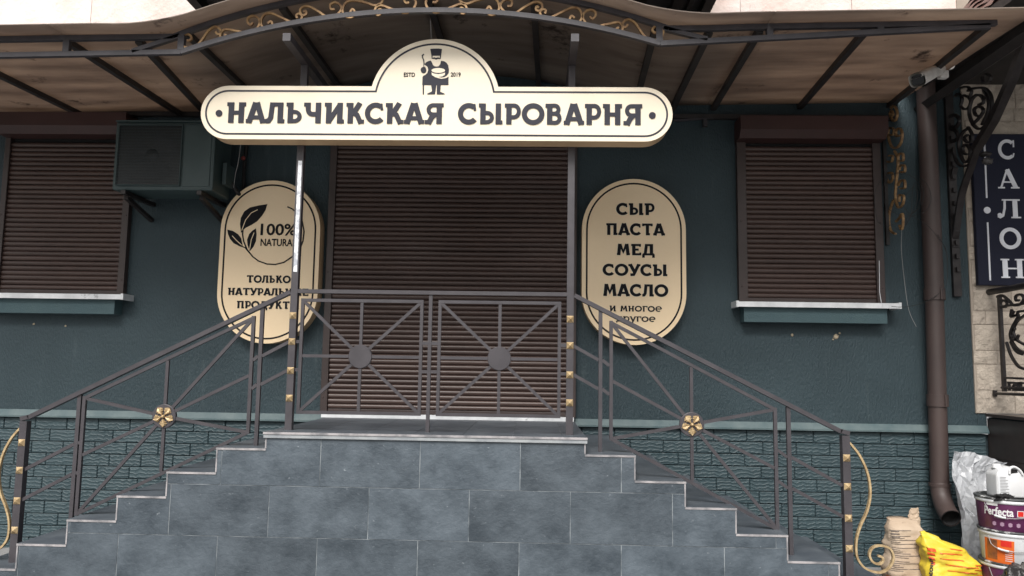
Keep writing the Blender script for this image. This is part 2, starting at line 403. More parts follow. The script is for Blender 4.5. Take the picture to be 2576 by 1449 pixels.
# grout bed just behind the tile faces
for a, b, z in bounds:
    MB().box((a+.0008, .0012, G), (b-.0008, .0115, z-.0145)).build('grout_bed', grout, st)
# treads, edges, risers
for a, b, z in bounds:
    plat = z == PT
    if plat:
        MB().box((a-.012, -.016, z-.036), (b+.012, .03, z-.012)).build('platform_nosing', nosing_m, st)
        x = a-.008
        first = None
        edges = [a-.008]+[.226+.301*i for i in range(-4, 3)]+[b+.008]
        edges = [e for e in edges if a-.008 <= e <= b+.008]
        for i in range(len(edges)-1):
            for y0, y1 in ((-.018, .62), (.62, WALL-.006)):
                MB().box((edges[i]+.0015, y0+.0015, z-.011), (edges[i+1]-.0015, y1-.0015, z)).build('floor_tile', slate_t, st)
        MB().box((a-.007, .01, z-.0115), (b+.007, WALL-.007, z-.0035)).build('grout_bed', grout, st)
        MB().box((a-.014, -.0215, z-.014), (b+.014, -.0175, z-.001)).build('tread_edge', edge_m, st)
    else:
        s_ = 1 if a > 0 else -1
        o_ = b if s_ > 0 else a; i_ = a if s_ > 0 else b
        MB().box((min(i_, o_+s_*.004), -.001, z-.011), (max(i_, o_+s_*.004), WALL-.006, z)).build('tread', slate_t, st)
        MB().box((min(i_-s_*.001, o_+s_*.006), -.0055, z-.013), (max(i_-s_*.001, o_+s_*.006), -.0015, z-.001)).build('tread_edge', edge_m, st)
    # outer riser of this level
    for s_ in ((-1, 1) if plat else ((1,) if a > 0 else (-1,))):
        o_ = (b if s_ > 0 else a)
        zl = z-(.1 if plat else RISE)
        zl = max(zl, G)
        MB().box((min(o_, o_+s_*.003), .001, zl), (max(o_, o_+s_*.003), WALL-.008, z-.013)).build('riser', slate_t, st)
        MB().box((o_-.0045, -.0035, zl+.001), (o_+.0035, .0008, z-.013)).build('riser_edge', edge_m, st)

# ================================================================== ROLLER SHUTTERS
def shutter(name, label, x0, x1, zb, zt, gw, gl, box=None, yb=WALL):
    t = thing(name, ((x0+x1)/2, yb, zb), label, 'roller shutter')
    pit = .0392; d = .03
    nsl = int((zt-zb-.035)/pit)
    sa, sb = x0+gl, x1-gw
    prof = [(0, 0), (-.005, .003), (-.0095, .011), (-.011, .018), (-.0095, .026), (-.005, .0335), (0, .0365), (.004, .037)]
    m = MB(); hw = (sb-sa)/2-.001
    m.add([(x, y, z) for x in (-hw, hw) for y, z in prof], [(i, i+8, i+9, i+1) for i in range(7)], True)
    first = m.build('slat', shut); first.parent = t
    zz = .035
    for i in range(nsl):
        o = first if i == 0 else again(first, (0, 0, 0))
        o.location = ((sa+sb)/2-t.location.x, -d+random.uniform(-.0012, .0012), zz+i*pit+random.uniform(-.0006, .0006)); o.rotation_euler = (random.uniform(-.05, .05), random.uniform(-.0007, .0007), 0)
    m = MB().box((sa+.001, yb-.02, zb), (sb-.001, yb-.003, zt)).build('curtain_back', dark_in, t)
    bevel(MB().box((sa+.002, yb-d-.012, zb), (sb-.002, yb-d+.006, zb+.033)).build('bottom_bar', shut_rail, t), .003)
    for a, b in ((x0, sa), (sb, x1)):
        g = MB().box((a, yb-.058, zb-.004), (b, yb-.002, zt)); g = bevel(g.build('guide_rail', shut_rail, t), .004)
    for a in (x0+gl*.35, x1-gw*.35):
        for z in (zb+.12, (zb+zt)/2):
            MB().lathe([(0, .001), (.006, .001), (.007, -.002)], (a, yb-.06, z), 'Y', 8).build('screw', shut_rail, t)
    if box:
        h = box
        prof = [(yb-.002, zt), (yb-.15, zt+.004), (yb-.2, zt+.06), (yb-.2, zt+h), (yb-.002, zt+h)]
        m = MB(); m.add([(x, y, z) for x in (x0-.004, x1+.004) for y, z in prof], [(0,1,2,3,4), (9,8,7,6,5)]+[(i, i+5, (i+1) % 5+5, (i+1) % 5) for i in range(5)])
        m.build('housing', shut_box, t)
    return t
shutter('roller_shutter', 'closed brown roller shutter on the window left of the air conditioner', -3.70, -2.635, 2.09, 3.37, .055, .045, .17)
shutter('roller_shutter', 'closed brown roller shutter on the window beside the downpipe', 2.24, 3.365, 2.095, 3.37, .062, .07, .17)
ds = shutter('roller_shutter', 'tall closed brown roller shutter over the shop doorway at the top of the stairs', -1.015, .975, 1.185, 3.4, .07, .055, None)
MB().box((-1.0, WALL-.07, 1.151), (.96, WALL-.004, 1.183)).build('threshold_strip', white_m, ds)
MB().tube([at(*zo(985, 960, 2100, 300, 2.07), 1.33), at(*zo(987, 1150, 2100, 300, 2.07), 1.32), at(*zo(998, 1215, 2100, 300, 2.07), 1.31)], .003, 6).build('tape', white_m).name = 'loose_tape'
lt = bpy.data.objects['loose_tape']; lt['label'] = 'thin strip of white tape hanging down the right guide of the shutter beside the downpipe'; lt['category'] = 'tape'

# ================================================================== RAILING
rl = thing('stair_railing', (0, .15, PT), 'graphite painted steel railing with sunburst panels and gold rosettes on the staircase', 'railing')
RY = .15
def rbar(a, b, name='bar', w=.02, d=.02, mt=rail_m, parent=None, y=RY):
    return MB().bar((a[0], y, a[1]), (b[0], y, b[1]), w, d).build(name, mt, parent or rl)
SL = -.5
# top rails
rbar((-.85, 2.018), (.85, 2.018), 'handrail', .024, .04)
for s in (-1, 1):
    rbar((s*.898, 2.012), (s*2.525, 1.199), 'handrail', .026, .042)
    rbar((s*2.52, 1.203), (s*2.573, 1.19), 'handrail', .026, .042)
# centre
rbar((-.005, PT), (-.005, 2.005), 'post', .022, .022)
for x0, x1, cx in ((-.828, -.05, -.44), (.045, .816, .433)):
    zb, zt = 1.25, 1.972; zc = 1.611; h = .01
    for a, b in (((x0, zt-h), (x1, zt-h)), ((x0, zb+h), (x1, zb+h))): rbar(a, b, 'panel_frame', .02, .02)
    for x in (x0+h, x1-h): rbar((x, zb+.0205), (x, zt-.0205), 'panel_frame', .02, .02)
    R = .072
    for tx, tz in ((x0+.02, zt-.02), (cx, zt-.021), (x1-.02, zt-.02), (x1-.021, zc), (x1-.02, zb+.02), (cx, zb+.021), (x0+.02, zb+.02), (x0+.021, zc)):
        v = Vector((tx-cx, tz-zc)); v.normalize()
        rbar((cx+v.x*R*.9, zc+v.y*R*.9), (tx, tz), 'spoke', .019, .016)
    MB().lathe([(0, .013), (.071, .013), (.074, .01), (.074, -.01), (0, -.011)], (cx, RY, zc), 'Y', 40, False).build('disc', rail_m, rl)
for z in (1.699, 1.523):
    rbar((-.0495, z), (-.0165, z), 'link'); rbar((.0065, z), (.0445, z), 'link')
    rbar((-.853, z), (-.829, z), 'link'); rbar((.817, z), (.853, z), 'link')

def rosette(c, parent):
    for k in range(5):
        a0 = PI/2+PI/5+k*2*PI/5
        ca, sa = math.cos(a0), math.sin(a0)
        half = [(.012, .0), (.02, .007), (.03, .012), (.033, .021), (.040, .017), (.044, .026), (.051, .018), (.055, .017), (.060, .008), (.067, 0)]
        vs = []; n = len(half)
        for r, t in half:
            t *= 1.06; ridge = .009+.006*math.sin(PI*min(1, (r-.01)/.05))
            for sg_, hh in ((-1, .003), (-.55, ridge), (0, ridge*.72), (.55, ridge), (1, .003)):
                vs.append((c[0]+ca*r-sa*t*sg_, c[1]-hh, c[2]+sa*r+ca*t*sg_))
        fs = [(i*5+j, i*5+j+1, i*5+j+6, i*5+j+5) for i in range(n-1) for j in range(4)]
        MB().add(vs, fs).build('petal', gold2, parent, fix=False)
    MB().lathe([(0, .024), (.005, .023), (.009, .019), (.011, .012), (.0115, .004)], c, 'Y', 14).build('boss', gold2, parent)
for s, cx, cz in ((-1, -1.662, 1.22), (1, 1.622, 1.226)):
    x_in, x_out = s*1.128, s*2.178 if s < 0 else 2.13
    # panel corners: inner high side, outer low side
    it, ib, ot, ob = (1.845, 1.13, 1.325, .61)
    IT, IB, OT, OB = (x_in, it), (x_in, ib), (x_out, ot), (x_out, ob)
    rbar(IT, OT, 'panel_frame'); rbar(IB, OB, 'panel_frame')
    rbar((x_in, ib-.008), (x_in, it+.012), 'panel_frame', .021, .021); rbar((x_out, ob-.008), (x_out, ot+.012), 'panel_frame', .021, .021)
    mid = lambda a, b, t=.5: (a[0]+(b[0]-a[0])*t, a[1]+(b[1]-a[1])*t)
    tt = (cx-x_in)/(x_out-x_in)
    for tgt in (IT, OT, IB, OB, mid(IT, IB), mid(OT, OB), mid(IT, OT, tt), mid(IB, OB, tt)):
        v = Vector((tgt[0]-cx, tgt[1]-cz)); ln = v.length; v.normalize()
        rbar((cx+v.x*.055, cz+v.y*.055), (cx+v.x*(ln-.012), cz+v.y*(ln-.012)), 'spoke', .0195, .016)
    dd = MB().lathe([(0, .013), (.071, .013), (.075, .01), (.075, -.01), (0, -.011)], (cx, RY, cz), 'Y', 40, False).build('disc', rail_m, rl)
    rosette((cx, RY-.013, cz), dd)
    # balusters
    xi = s*1.062 if s > 0 else -1.074
    rbar((xi, 1.05), (xi, 2.012-(abs(xi)-.898)*.5-.012), 'baluster', .023, .022)
    xo = s*2.21
    rbar((xo, 1.05-RISE*4), (xo, 2.012-(abs(xo)-.898)*.5-.012), 'baluster', .024, .022)
    # link bars
    for z in (1.699, 1.521):
        zi = lambda x: z-(abs(x)-.89)*.51
        rbar((s*.892, zi(.892)), (xi-s*.012, zi(xi)), 'link'); rbar((xi+s*.012, zi(xi)), (x_in-s*.011, zi(x_in)), 'link')
    for z0 in (1.078, .893):
        zi = lambda x: z0-(abs(x)-2.135)*.515
        rbar((x_out+s*.011, zi(x_out)), (xo-s*.013, zi(xo)), 'link', .018, .02); rbar((xo+s*.013, zi(xo)), (s*2.525, zi(2.525)), 'link')
    # end post
    xe = s*2.548
    ep = rbar((xe, .315), (xe, 1.176), 'end_post', .046, .046)
    for z in (1.043, .873, .687, .510):
        m = MB(); c = Vector((xe, RY-.0232, z)); h = .021
        m.add([c+Vector((-h, 0, -h)), c+Vector((h, 0, -h)), c+Vector((h, 0, h)), c+Vector((-h, 0, h)), c+Vector((0, -.022, 0))], [(0,1,4), (1,2,4), (2,3,4), (3,0,4), (3,2,1,0)])
        m.build('pyramid_stud', gold2, ep)
    # gold curl
    cp = [(65,620),(130,700),(180,810),(198,930),(180,1040),(140,1130),(115,1210),(110,1290),(125,1350),(170,1400),(250,1425),(310,1400),(340,1340),(325,1285),(290,1264),(240,1260),(205,1280),(193,1320),(212,1358),(250,1373),(275,1355),(270,1330),(245,1322)]
    pts = [at(*z5(*q), RY) for q in cp]
    pts = [Vector((s*(p.x+.01), RY, p.z)) for p in smooth_path(pts, 5)]
    MB().strip(pts, .012, .02, (0, 1, 0)).build('curl', gold2, rl)

# ================================================================== CANOPY
cn = thing('entrance_canopy', (0, .15, PT), 'brown polycarbonate canopy on dark steel truss with gold scrollwork over the entrance', 'canopy')
# posts up to the canopy
for s in (-1, 1):
    ps = MB().box((s*.872-.0215, RY-.0215, PT), (s*.872+.0215, RY+.0215, 3.503)).build('post', rail_m, cn)
    for z in (1.862, 1.698, 1.517, 1.346):
        m = MB(); c = Vector((s*.872, RY-.0217, z)); h = .021
        m.add([c+Vector((-h, 0, -h)), c+Vector((h, 0, -h)), c+Vector((h, 0, h)), c+Vector((-h, 0, h)), c+Vector((0, -.022, 0))], [(0,1,4), (1,2,4), (2,3,4), (3,0,4), (3,2,1,0)])
        m.build('pyramid_stud', gold2, ps)
    if s < 0: MB().box((-.872-.010, RY-.0235, 2.14), (-.872+.014, RY-.0218, 2.86)).build('tape_strip', alu, ps)
    MB().box((s*.872-.024, -.235, 3.504), (s*.872+.024, WALL, 3.552)).build('depth_beam', truss_m, cn)
CX0 = -.07; TY = -.22; TILT = .02
def flat(x): return 3.435+.021*(x+1.5) if x < 1.4 else 3.435+.0609+(x-1.4)*.058
HWA, RIS = 1.45, .235
RA = (HWA**2+RIS**2)/(2*RIS)
def arcz(x):                     # rise of the arch above the eaves line
    u = abs(x-CX0)
    return math.sqrt(RA*RA-u*u)-(RA-RIS) if u < HWA else 0.
def lowz(x): return flat(x)+arcz(x)
def upz(x):
    e = 3.535+.021*(x+1.5)*.9; u = abs(x-CX0)
    R2 = 1.72; ris = .30
    if u < 1.52: return e-.01+max(0, (math.sqrt(6.0**2-u*u)-math.sqrt(36-1.52**2)))*1.52
    return e-.01*max(0, (1.9-u)/.38) if u < 1.9 else e
def chord(f, x0, x1, n, name, w=.03, d=.03, y=TY):
    MB().strip([(x0+(x1-x0)*i/n, y, f(x0+(x1-x0)*i/n)) for i in range(n+1)], w, d, (0, 1, 0)).build(name, truss_m, cn)
chord(flat, -4.4, CX0-HWA, 2, 'lower_chord'); chord(lowz, CX0-HWA, CX0+HWA, 36, 'arch_chord'); chord(flat, CX0+HWA, 3.32, 3, 'lower_chord')
chord(upz, -4.4, CX0-1.5, 8, 'upper_chord', .032); chord(upz, CX0-1.5, CX0+1.5, 36, 'arch_chord', .03); chord(lambda x: upz(x), CX0+1.5, 3.36, 8, 'upper_chord', .032)
for x in (-3.3, -2.23, -1.52, 1.375, 2.03, 2.68): MB().box((x-.019, TY-.016, flat(x)+.012), (x+.019, TY+.016, upz(x)-.012)).build('strut', truss_m, cn)
MB().bar((-1.82, TY, flat(-1.82)+.01), (-1.53, TY, upz(-1.53)-.01), .026, .03).build('diagonal', truss_m, cn)
MB().bar((1.40, TY, upz(1.4)-.01), (1.66, TY, flat(1.66)+.012), .026, .03).build('diagonal', truss_m, cn)
# rafters (truss to wall)
def smz(x): return sum(upz(x+d) for d in (-.24, -.16, -.08, 0, .08, .16, .24))/7
def sheet_z(x, y): return max(smz(x), upz(x))+.022+(y-TY)*.042
for xa, xb in ((-3.95, -3.95), (-3.08, -3.08), (-2.25, -2.27), (-1.80, -2.06), (-1.5, -1.55), (-.92, -.95), (-.04, -.04), (.62, .66), (1.36, 1.44), (1.68, 1.74), (1.98, 2.07), (2.62, 2.76), (3.32, 3.47)):
    wz = sheet_z(xb, WALL)-.03; fz = sheet_z(xa, TY)-.03
    MB().bar((xa, TY+.02, fz), (xb, WALL-.005, wz), .04, .036, (0, 0, 1)).build('rafter', rafter_m, cn)
MB().box((-4.4, WALL-.05, 3.565), (3.5, WALL-.004, 3.6)).build('wall_beam', rafter_m, cn)
for x in (1.98, 2.75): MB().box((x, WALL-.055, 3.5), (x+.03, WALL-.01, 3.565)).build('wall_strut', truss_m, cn)
# roof sheets
def sheet(x0, x1, yf=-.375):
    n = max(2, int((x1-x0)/.08)); ys = [yf+(WALL-.001-yf)*j/10 for j in range(11)]; m = MB(); vs = []
    for th in (0, .008):
        for i in range(n+1):
            x = x0+(x1-x0)*i/n
            for y in ys: vs.append((x, y, sheet_z(x, y)+th+.003*mn.noise(Vector((x*1.5, y*2, 0)))))
    k = (n+1)*11; fs = []
    for i in range(n):
        for j in range(10):
            a = i*11+j; fs += [(a, a+1, a+12, a+11), (k+a, k+a+11, k+a+12, k+a+1)]
        a = i*11; fs += [(a, a+11, k+a+11, k+a)]; a += 10; fs += [(a+11, a, k+a, k+a+11)]
    for j in range(10): fs += [(j+1, j, k+j, k+j+1), (n*11+j, n*11+j+1, k+n*11+j+1, k+n*11+j)]
    m.add(vs, fs, True).build('roof_sheet', sheet_m, cn)
sheet(-4.5, -2.26); sheet(-2.257, -.04); sheet(-.037, 2.02); sheet(2.023, 3.54)
# gold scrolls
Z2 = lambda q: at(*zo(q[0], q[1], 700, 0), TY-.005)
Z0 = lambda q: at(*zo(q[0], q[1]), TY-.005)
sc = [[Z0(q) for q in [(1325,300),(1310,285),(1318,262),(1340,252),(1355,270),(1345,292)][::-1]][0:0]]
S1 = [Z0(q) for q in [(1322,285),(1318,268),(1335,262),(1350,275),(1345,295)][0:0]+[(1325,285),(1340,290),(1357,270),(1340,246),(1305,245),(1282,275),(1290,318),(1330,340),(1385,330),(1430,285),(1475,220),(1525,190),(1560,210),(1562,238),(1540,243),(1527,225)]]
S2 = [Z0(q) for q in [(1588,245),(1606,258),(1590,280),(1562,262),(1568,228),(1600,208),(1670,220)]]+[Z2(q) for q in [(0,222),(50,235),(110,222),(148,170),(138,130),(100,114),(66,130),(64,162),(85,178),(100,160)]]
S3 = [Z2(q) for q in [(205,168),(228,152),(238,178),(212,206),(172,196),(156,155),(180,106),(230,95),(300,125),(380,160),(430,150),(448,120),(430,99),(408,108),(414,130)]]
S4 = [Z2(q) for q in [(458,88),(474,78),(478,100),(452,110),(434,85),(446,55),(490,45),(560,80),(620,118),(680,115),(726,70),(715,35),(680,18),(648,35),(652,66),(678,66)]]
S5 = [Z2(q) for q in [(788,88),(805,66),(822,92),(800,122),(752,116),(734,70),(760,18),(810,3),(900,20),(960,40),(1005,25),(1018,-5),(995,-22),(975,-8)]]
S6 = [Z2(q) for q in [(985,75),(1005,68),(1006,96),(980,107),(962,80),(975,50),(1010,40),(1080,65),(1160,90),(1220,78),(1252,30),(1240,-15),(1200,-30),(1170,-5),(1182,22),(1205,18)]]
for sp in (S1, S2, S3, S4, S5, S6):
    pts = smooth_path(sp, 4)
    MB().strip(pts, .0125, .014, (0, 1, 0)).build('scroll', gold, cn)
    c0 = -.062
    MB().strip([Vector((2*c0-p.x, p.y, p.z+TILT*2*(c0-p.x))) for p in pts], .0125, .014, (0, 1, 0)).build('scroll', gold, cn)
# gold scrolled wall bracket under the right end of the canopy
def yz(px, py, X): return atx(px, py, X)
wb = MB().box((3.40, WALL-.03, 2.56), (3.425, WALL-.003, 3.52)).build('wall_bracket', rafter_m, cn)
ZZ = lambda q, X=3.43: atx(*zo(q[0], q[1], 2550, 200, 2.4156), X)
for path in ([(140,345),(160,330),(150,300),(140,330),(165,375),(188,345),(185,290),(165,268),(145,285)],
             [(135,470),(160,470),(165,430),(135,425),(125,470),(145,545),(180,565),(215,530),(225,460),(205,425),(180,445),(185,480),(210,475)],
             [(170,585),(195,640),(190,740),(180,840),(178,920),(198,985),(230,960),(235,905),(205,900),(205,945)],
             [(205,655),(232,650),(228,605),(202,610),(195,640)], [(215,735),(243,730),(240,688),(212,692),(205,720)], [(212,850),(243,845),(240,795),(212,798),(195,830)],
             [(165,930),(140,1000),(130,1080),(145,1150),(178,1172)], [(180,1085),(205,1060),(225,1030),(232,1080),(222,1140),(205,1110)],
             [(120,660),(150,660),(158,620),(130,620)], [(112,775),(135,810),(158,780),(150,740),(125,745)]):
    pts = smooth_path([ZZ(q) for q in path], 5)
    MB().strip(pts, .012, .018, (1, 0, 0)).build('scroll', gold, wb)
# ================================================================== LETTERS
def arc(cx, cy, rx, ry, a0, a1, n=14):
    return [(cx+rx*math.cos(math.radians(a0+(a1-a0)*i/n)), cy+ry*math.sin(math.radians(a0+(a1-a0)*i/n))) for i in range(n+1)]
W_ = .2
def gl(ch, w=W_, full=False):
    """strokes of a slab letter: list of (points, width); returns (list, advance)"""
    h = w/2; sw = w*.74; sh = sw/2
    def stem(x, a=0., b=1.): return ([(x, a), (x, b)], w)
    def ser(x0, x1, y): return ([(x0, y), (x1, y)], sw)
    T, B, Mi = 1-sh, sh, .5
    e = .07
    R = []
    if ch == 'Н': R = [stem(.2), stem(.66), ser(.2, .66, .5), ser(.2-h-e, .2, T), ser(.66, .66+h+e, T)]; adv = .86
    elif ch == 'А': R = [([(.1, 0), (.38, 1)], w), ([(.44, 1), (.74, 0)], w), ser(.36, .47, T), ser(.22, .6, .27), ser(-.03, .14, B), ser(.7, .87, B)]; adv = .84
    elif ch == 'Л': R = [([(-.02, B), (.1, B+.01), (.19, .25), (.25, 1)], w*.9), stem(.62), ser(.2, .62, T), ser(.62, .62+h+e, B)]; adv = .82
    elif ch == 'Ь': R = [stem(.2), ser(.2-h-e, .2, T), ([(.2, .55)]+arc(.38, .325, .24, .225, 90, -90, 12)+[(.2, B)], sw)]; adv = .76
    elif ch == 'Ы': R = [stem(.2), ser(.2-h-e, .2, T), ([(.2, .55)]+arc(.38, .325, .22, .225, 90, -90, 12)+[(.2, B)], sw), stem(.88), ser(.88, .88+h+e, B)]; adv = 1.1
    elif ch == 'Ч': R = [([(.18, 1), (.18, .68)]+arc(.38, .68, .2, .24, 180, 270, 8)+[(.64, .44)], w*.9), ser(.18-h-e, .18, T), stem(.64)]; adv = .86
    elif ch == 'И': R = [stem(.2), stem(.7), ([(.22, .1), (.68, .9)], w*.85), ser(.2-h-e, .2, T), ser(.7, .7+h+e, B)]; adv = .92
    elif ch == 'К': R = [stem(.2), ser(.2-h-e, .2, T), ([(.24, .47), (.34, .5), (.62, 1)], w*.92), ([(.34, .5), (.5, .42), (.68, 0)], w*.92), ser(.66, .82, B)]; adv = .82
    elif ch == 'С': R = [(arc(.46, .5, .37, .405, 52, 318, 26), w*.95), ([(.69, .97), (.735, .66)], w*.5)]; adv = .84
    elif ch == 'Я': R = [stem(.64), ser(.64, .64+h+e, T), ([(.64, T)]+arc(.36, .685, .2, .225, 90, 270, 12)+[(.64, .46)], sw), ([(.44, .46), (.3, .3), (.16, 0)], w*.95), ser(0, .2, B)]; adv = .86
    elif ch == 'Р': R = [stem(.2), ser(.2-h-e, .2, T), ([(.2, T)]+arc(.42, .63, .22, .285, 90, -90, 12)+[(.2, .345)], sw)]; adv = .74
    elif ch == 'О': R = [(arc(.48, .5, .39, .41, 0, 360, 32), w*.95)]; adv = .96
    elif ch == 'В': R = [stem(.2), ser(.2-h-e, .2, T), ([(.2, T)]+arc(.42, .725, .17, .195, 90, -90, 10)+[(.2, .53)], sw), ([(.42, .53)]+arc(.44, .305, .2, .223, 90, -90, 10)+[(.2, B)], sw)]; adv = .8
    elif ch == 'П': R = [stem(.2), stem(.68), ser(.2-h-e, .68+h, T), ser(.68, .68+h+e, B)]; adv = .9
    elif ch == 'Т': R = [stem(.42), ser(.04, .8, T), ([(.09, .78), (.09, 1)], w*.6), ([(.75, .78), (.75, 1)], w*.6), ser(.42, .42+h+e, B)]; adv = .84
    elif ch == 'М': R = [([(.16, 0), (.24, 1)], w), ([(.26, .98), (.5, .3), (.74, .98)], w*.85), ([(.76, 1), (.86, 0)], w), ser(.03, .16, B), ser(.86, .99, B)]; adv = 1.02
    elif ch == 'Е': R = [stem(.2), ser(.2-h-e, .68, T), ser(.2, .56, .5), ser(.2, .7, B), ([(.66, .76), (.66, 1)], w*.55), ([(.68, 0), (.68, .24)], w*.55)]; adv = .78
    elif ch == 'Д': R = [([(.2, .1), (.3, 1)], w*.9), stem(.66, .0), ser(.24, .66, T), ser(.02, .86, B), ([(.07, -.2), (.07, .1)], w*.75), ([(.81, -.2), (.81, .1)], w*.75)]; adv = .9
    elif ch == 'У': R = [([(.1, 1), (.42, .32)], w), ([(.74, 1), (.46, .32), (.36, .1), (.12, .08)], w*.92), ser(-.03, .14, T), ser(.68, .86, T)]; adv = .82
    elif ch == 'е': R = [(arc(.46, .5, .36, .41, 0, 300, 24), w*.8), ser(.12, .8, .5)]; adv = .88
    elif ch == 'р': R = [stem(.16, -.42, 1.), ser(.0, .16, T), (arc(.46, .5, .3, .41, 150, -150, 20), w*.85)]; adv = .86
    elif ch == 'у': R = [([(.1, 1), (.42, .1)], w), ([(.74, 1), (.42, .05), (.3, -.3), (.08, -.34)], w*.9), ser(-.03, .14, T), ser(.68, .86, T)]; adv = .8
    elif ch == 'г': R = [stem(.2), ser(.2-h-e, .66, T), ([(.64, .72), (.64, 1)], w*.6)]; adv = .68
    elif ch == 'д': return gl('Д', w)
    elif ch == 'и': return gl('И', w)
    elif ch == 'м': return gl('М', w)
    elif ch == 'н': return gl('Н', w)
    elif ch == 'о': return gl('О', w)
    else: adv = .42
    if full:     # roman serifs both sides
        tw = .07
        R = [s for s in R if s[1] != sw or s[0][0][1] not in (T, B)]
        tops = {'Н': ([.2, .66], [.2, .66]), 'П': ([.2, .68], [.2, .68]), 'Л': ([.62], [.1, .62])}
    return R, adv
def ribbon(m, pts, w, xf, y0, y1):
    P = [Vector((p[0], p[1])) for p in pts]; n = len(P); closed = (P[0]-P[-1]).length < 1e-6 and n > 3
    L_, R_ = [], []
    for i in range(n):
        if closed: a = P[(i-1) % (n-1)]; b = P[(i+1) % (n-1)] if i < n-1 else P[1]
        else: a = P[max(i-1, 0)]; b = P[min(i+1, n-1)]
        d1 = (P[i]-a) if (P[i]-a).length > 1e-9 else (b-P[i]); d2 = (b-P[i]) if (b-P[i]).length > 1e-9 else (P[i]-a)
        d1.normalize(); d2.normalize(); n1 = Vector((-d1.y, d1.x)); n2 = Vector((-d2.y, d2.x))
        mm = (n1+n2); mm.normalize(); k = 1/max(.55, mm.dot(n1))
        L_.append(P[i]+mm*(w/2*k)); R_.append(P[i]-mm*(w/2*k))
    vs = []
    for q in range(n):
        for pt in (L_[q], R_[q]):
            X, Z = xf(pt.x, pt.y); vs += [(X, y0, Z), (X, y1, Z)]
    fs = []
    for i in range(n-1):
        a = i*4; b = a+4
        fs += [(a, a+2, b+2, b), (a+1, a, b, b+1), (a+2, a+3, b+3, b+2)]
    fs += [(0, 1, 3, 2), ((n-1)*4, (n-1)*4+2, (n-1)*4+3, (n-1)*4+1)]
    m.add(vs, fs)
CNT = [0]
def word(txt, xc, zb, h, y, parent, mt, width=None, w=W_, t=.006, halo=True, sp=.09, xl=None, shear=0):
    items = []; x = 0
    for ch in txt:
        R, adv = gl(ch, w); items.append((R, x, ch)); x += adv+sp
    tot = x-sp; k = (width/tot if width else h)
    x0 = xl if xl is not None else xc-tot*k/2
    for R, ox, ch in items:
        if not R: continue
        m = MB()
        for i, (pts, ww) in enumerate(R):
            CNT[0] += 1
            ribbon(m, pts, ww, lambda a, b: (x0+(a+ox)*k, zb+b*h), y-t-.00016*i, y)
        m.build('letter', mt, parent, fix=False)
        if halo:
            m = MB()
            for i, (pts, ww) in enumerate(R): ribbon(m, pts, ww+.05, lambda a, b: (x0+(a+ox)*k, zb+b*h), y-.0012-.00012*i, y)
            m.build('letter_outline', halo_m, parent, fix=False)
def plain(txt, xc, zc, h, y, parent, mt, sx=.8, bold=.012, name='lettering', width=None):
    vs, fs = text_mesh(txt, h/.72, sx, bold*h)
    if width:
        k = width/(max(v[0] for v in vs)-min(v[0] for v in vs)); vs = [(v[0]*k, v[1]) for v in vs]
    zs = [v[1] for v in vs]; xs = [v[0] for v in vs]; cz = (min(zs)+max(zs))/2; cx = (min(xs)+max(xs))/2
    m = MB(); m.add([(xc+a-cx, y-.0025, zc+b-cz) for a, b in vs], fs)
    return m.build(name, mt, parent, fix=False)

# ---------------------------------------------------------------- main sign
SY = 0.0
sg = thing('shop_sign', (.007, .06, 2.962), 'long cream shop sign with rounded ends and domed top reading НАЛЬЧИКСКАЯ СЫРОВАРНЯ', 'sign')
XLs, XRs, ZB, ZT = -1.478, 1.492, 2.962, 3.309; AX, AR, AZ = .005, .412, 3.208
def sign_outline(d):
    r = (ZT-ZB)/2; zc = (ZT+ZB)/2; pts = []
    zt = ZT-d; ra = AR-d; dx = math.sqrt(max(0, ra*ra-(zt-AZ)**2)); a = math.atan2(zt-AZ, dx)
    for i in range(25): th = -PI/2+PI*i/24; pts.append((XRs-r+(r-d)*math.cos(th), zc+(r-d)*math.sin(th)))
    for i in range(41): th = a+(PI-2*a)*i/40; pts.append((AX+ra*math.cos(th), AZ+ra*math.sin(th)))
    for i in range(25): th = PI/2+PI*i/24; pts.append((XLs+r+(r-d)*math.cos(th), zc+(r-d)*math.sin(th)))
    return pts
def rim(outl, d0, d1, y, name, mt, parent, t=.0012):
    A, B = outl(d0), outl(d1); n = len(A); m = MB()
    m.add([(x, y-t, z) for x, z in A]+[(x, y-t, z) for x, z in B]+[(x, y, z) for x, z in A]+[(x, y, z) for x, z in B],
          [(i, (i+1) % n, n+(i+1) % n, n+i) for i in range(n)]+[(i, 2*n+i, 2*n+(i+1) % n, (i+1) % n) for i in range(n)]+[(n+i, n+(i+1) % n, 3*n+(i+1) % n, 3*n+i) for i in range(n)])
    m.build(name, mt, parent, fix=False)
m = MB(); m.prism(sign_outline(0), SY, SY+.125, side=1); m.build('light_box', [cream, tan], sg)
rim(sign_outline, .028, .0395, SY, 'border_line', letter_m, sg, .0016)
rim(sign_outline, .039, .042, SY, 'border_highlight', halo_m, sg, .001)
word('НАЛЬЧИКСКАЯ', 0, 3.067, .132, SY, sg, letter_m, width=1.378, xl=-1.31, t=.006, halo=False, w=.24, sp=.055)
word('СЫРОВАРНЯ', 0, 3.067, .132, SY, sg, letter_m, width=1.15, xl=.158, t=.006, halo=False, w=.24, sp=.055)
for x in (-1.36, 1.366): MB().lathe([(0, .006), (.021, .006), (.021, 0)], (x, SY, 3.128), 'Y', 24, False).build('dot', letter_m, sg)
plain('ESTD', -.158, 3.385, .027, SY, sg, ink, .85, .035); plain('2019', .135, 3.387, .027, SY, sg, ink, .85, .035)
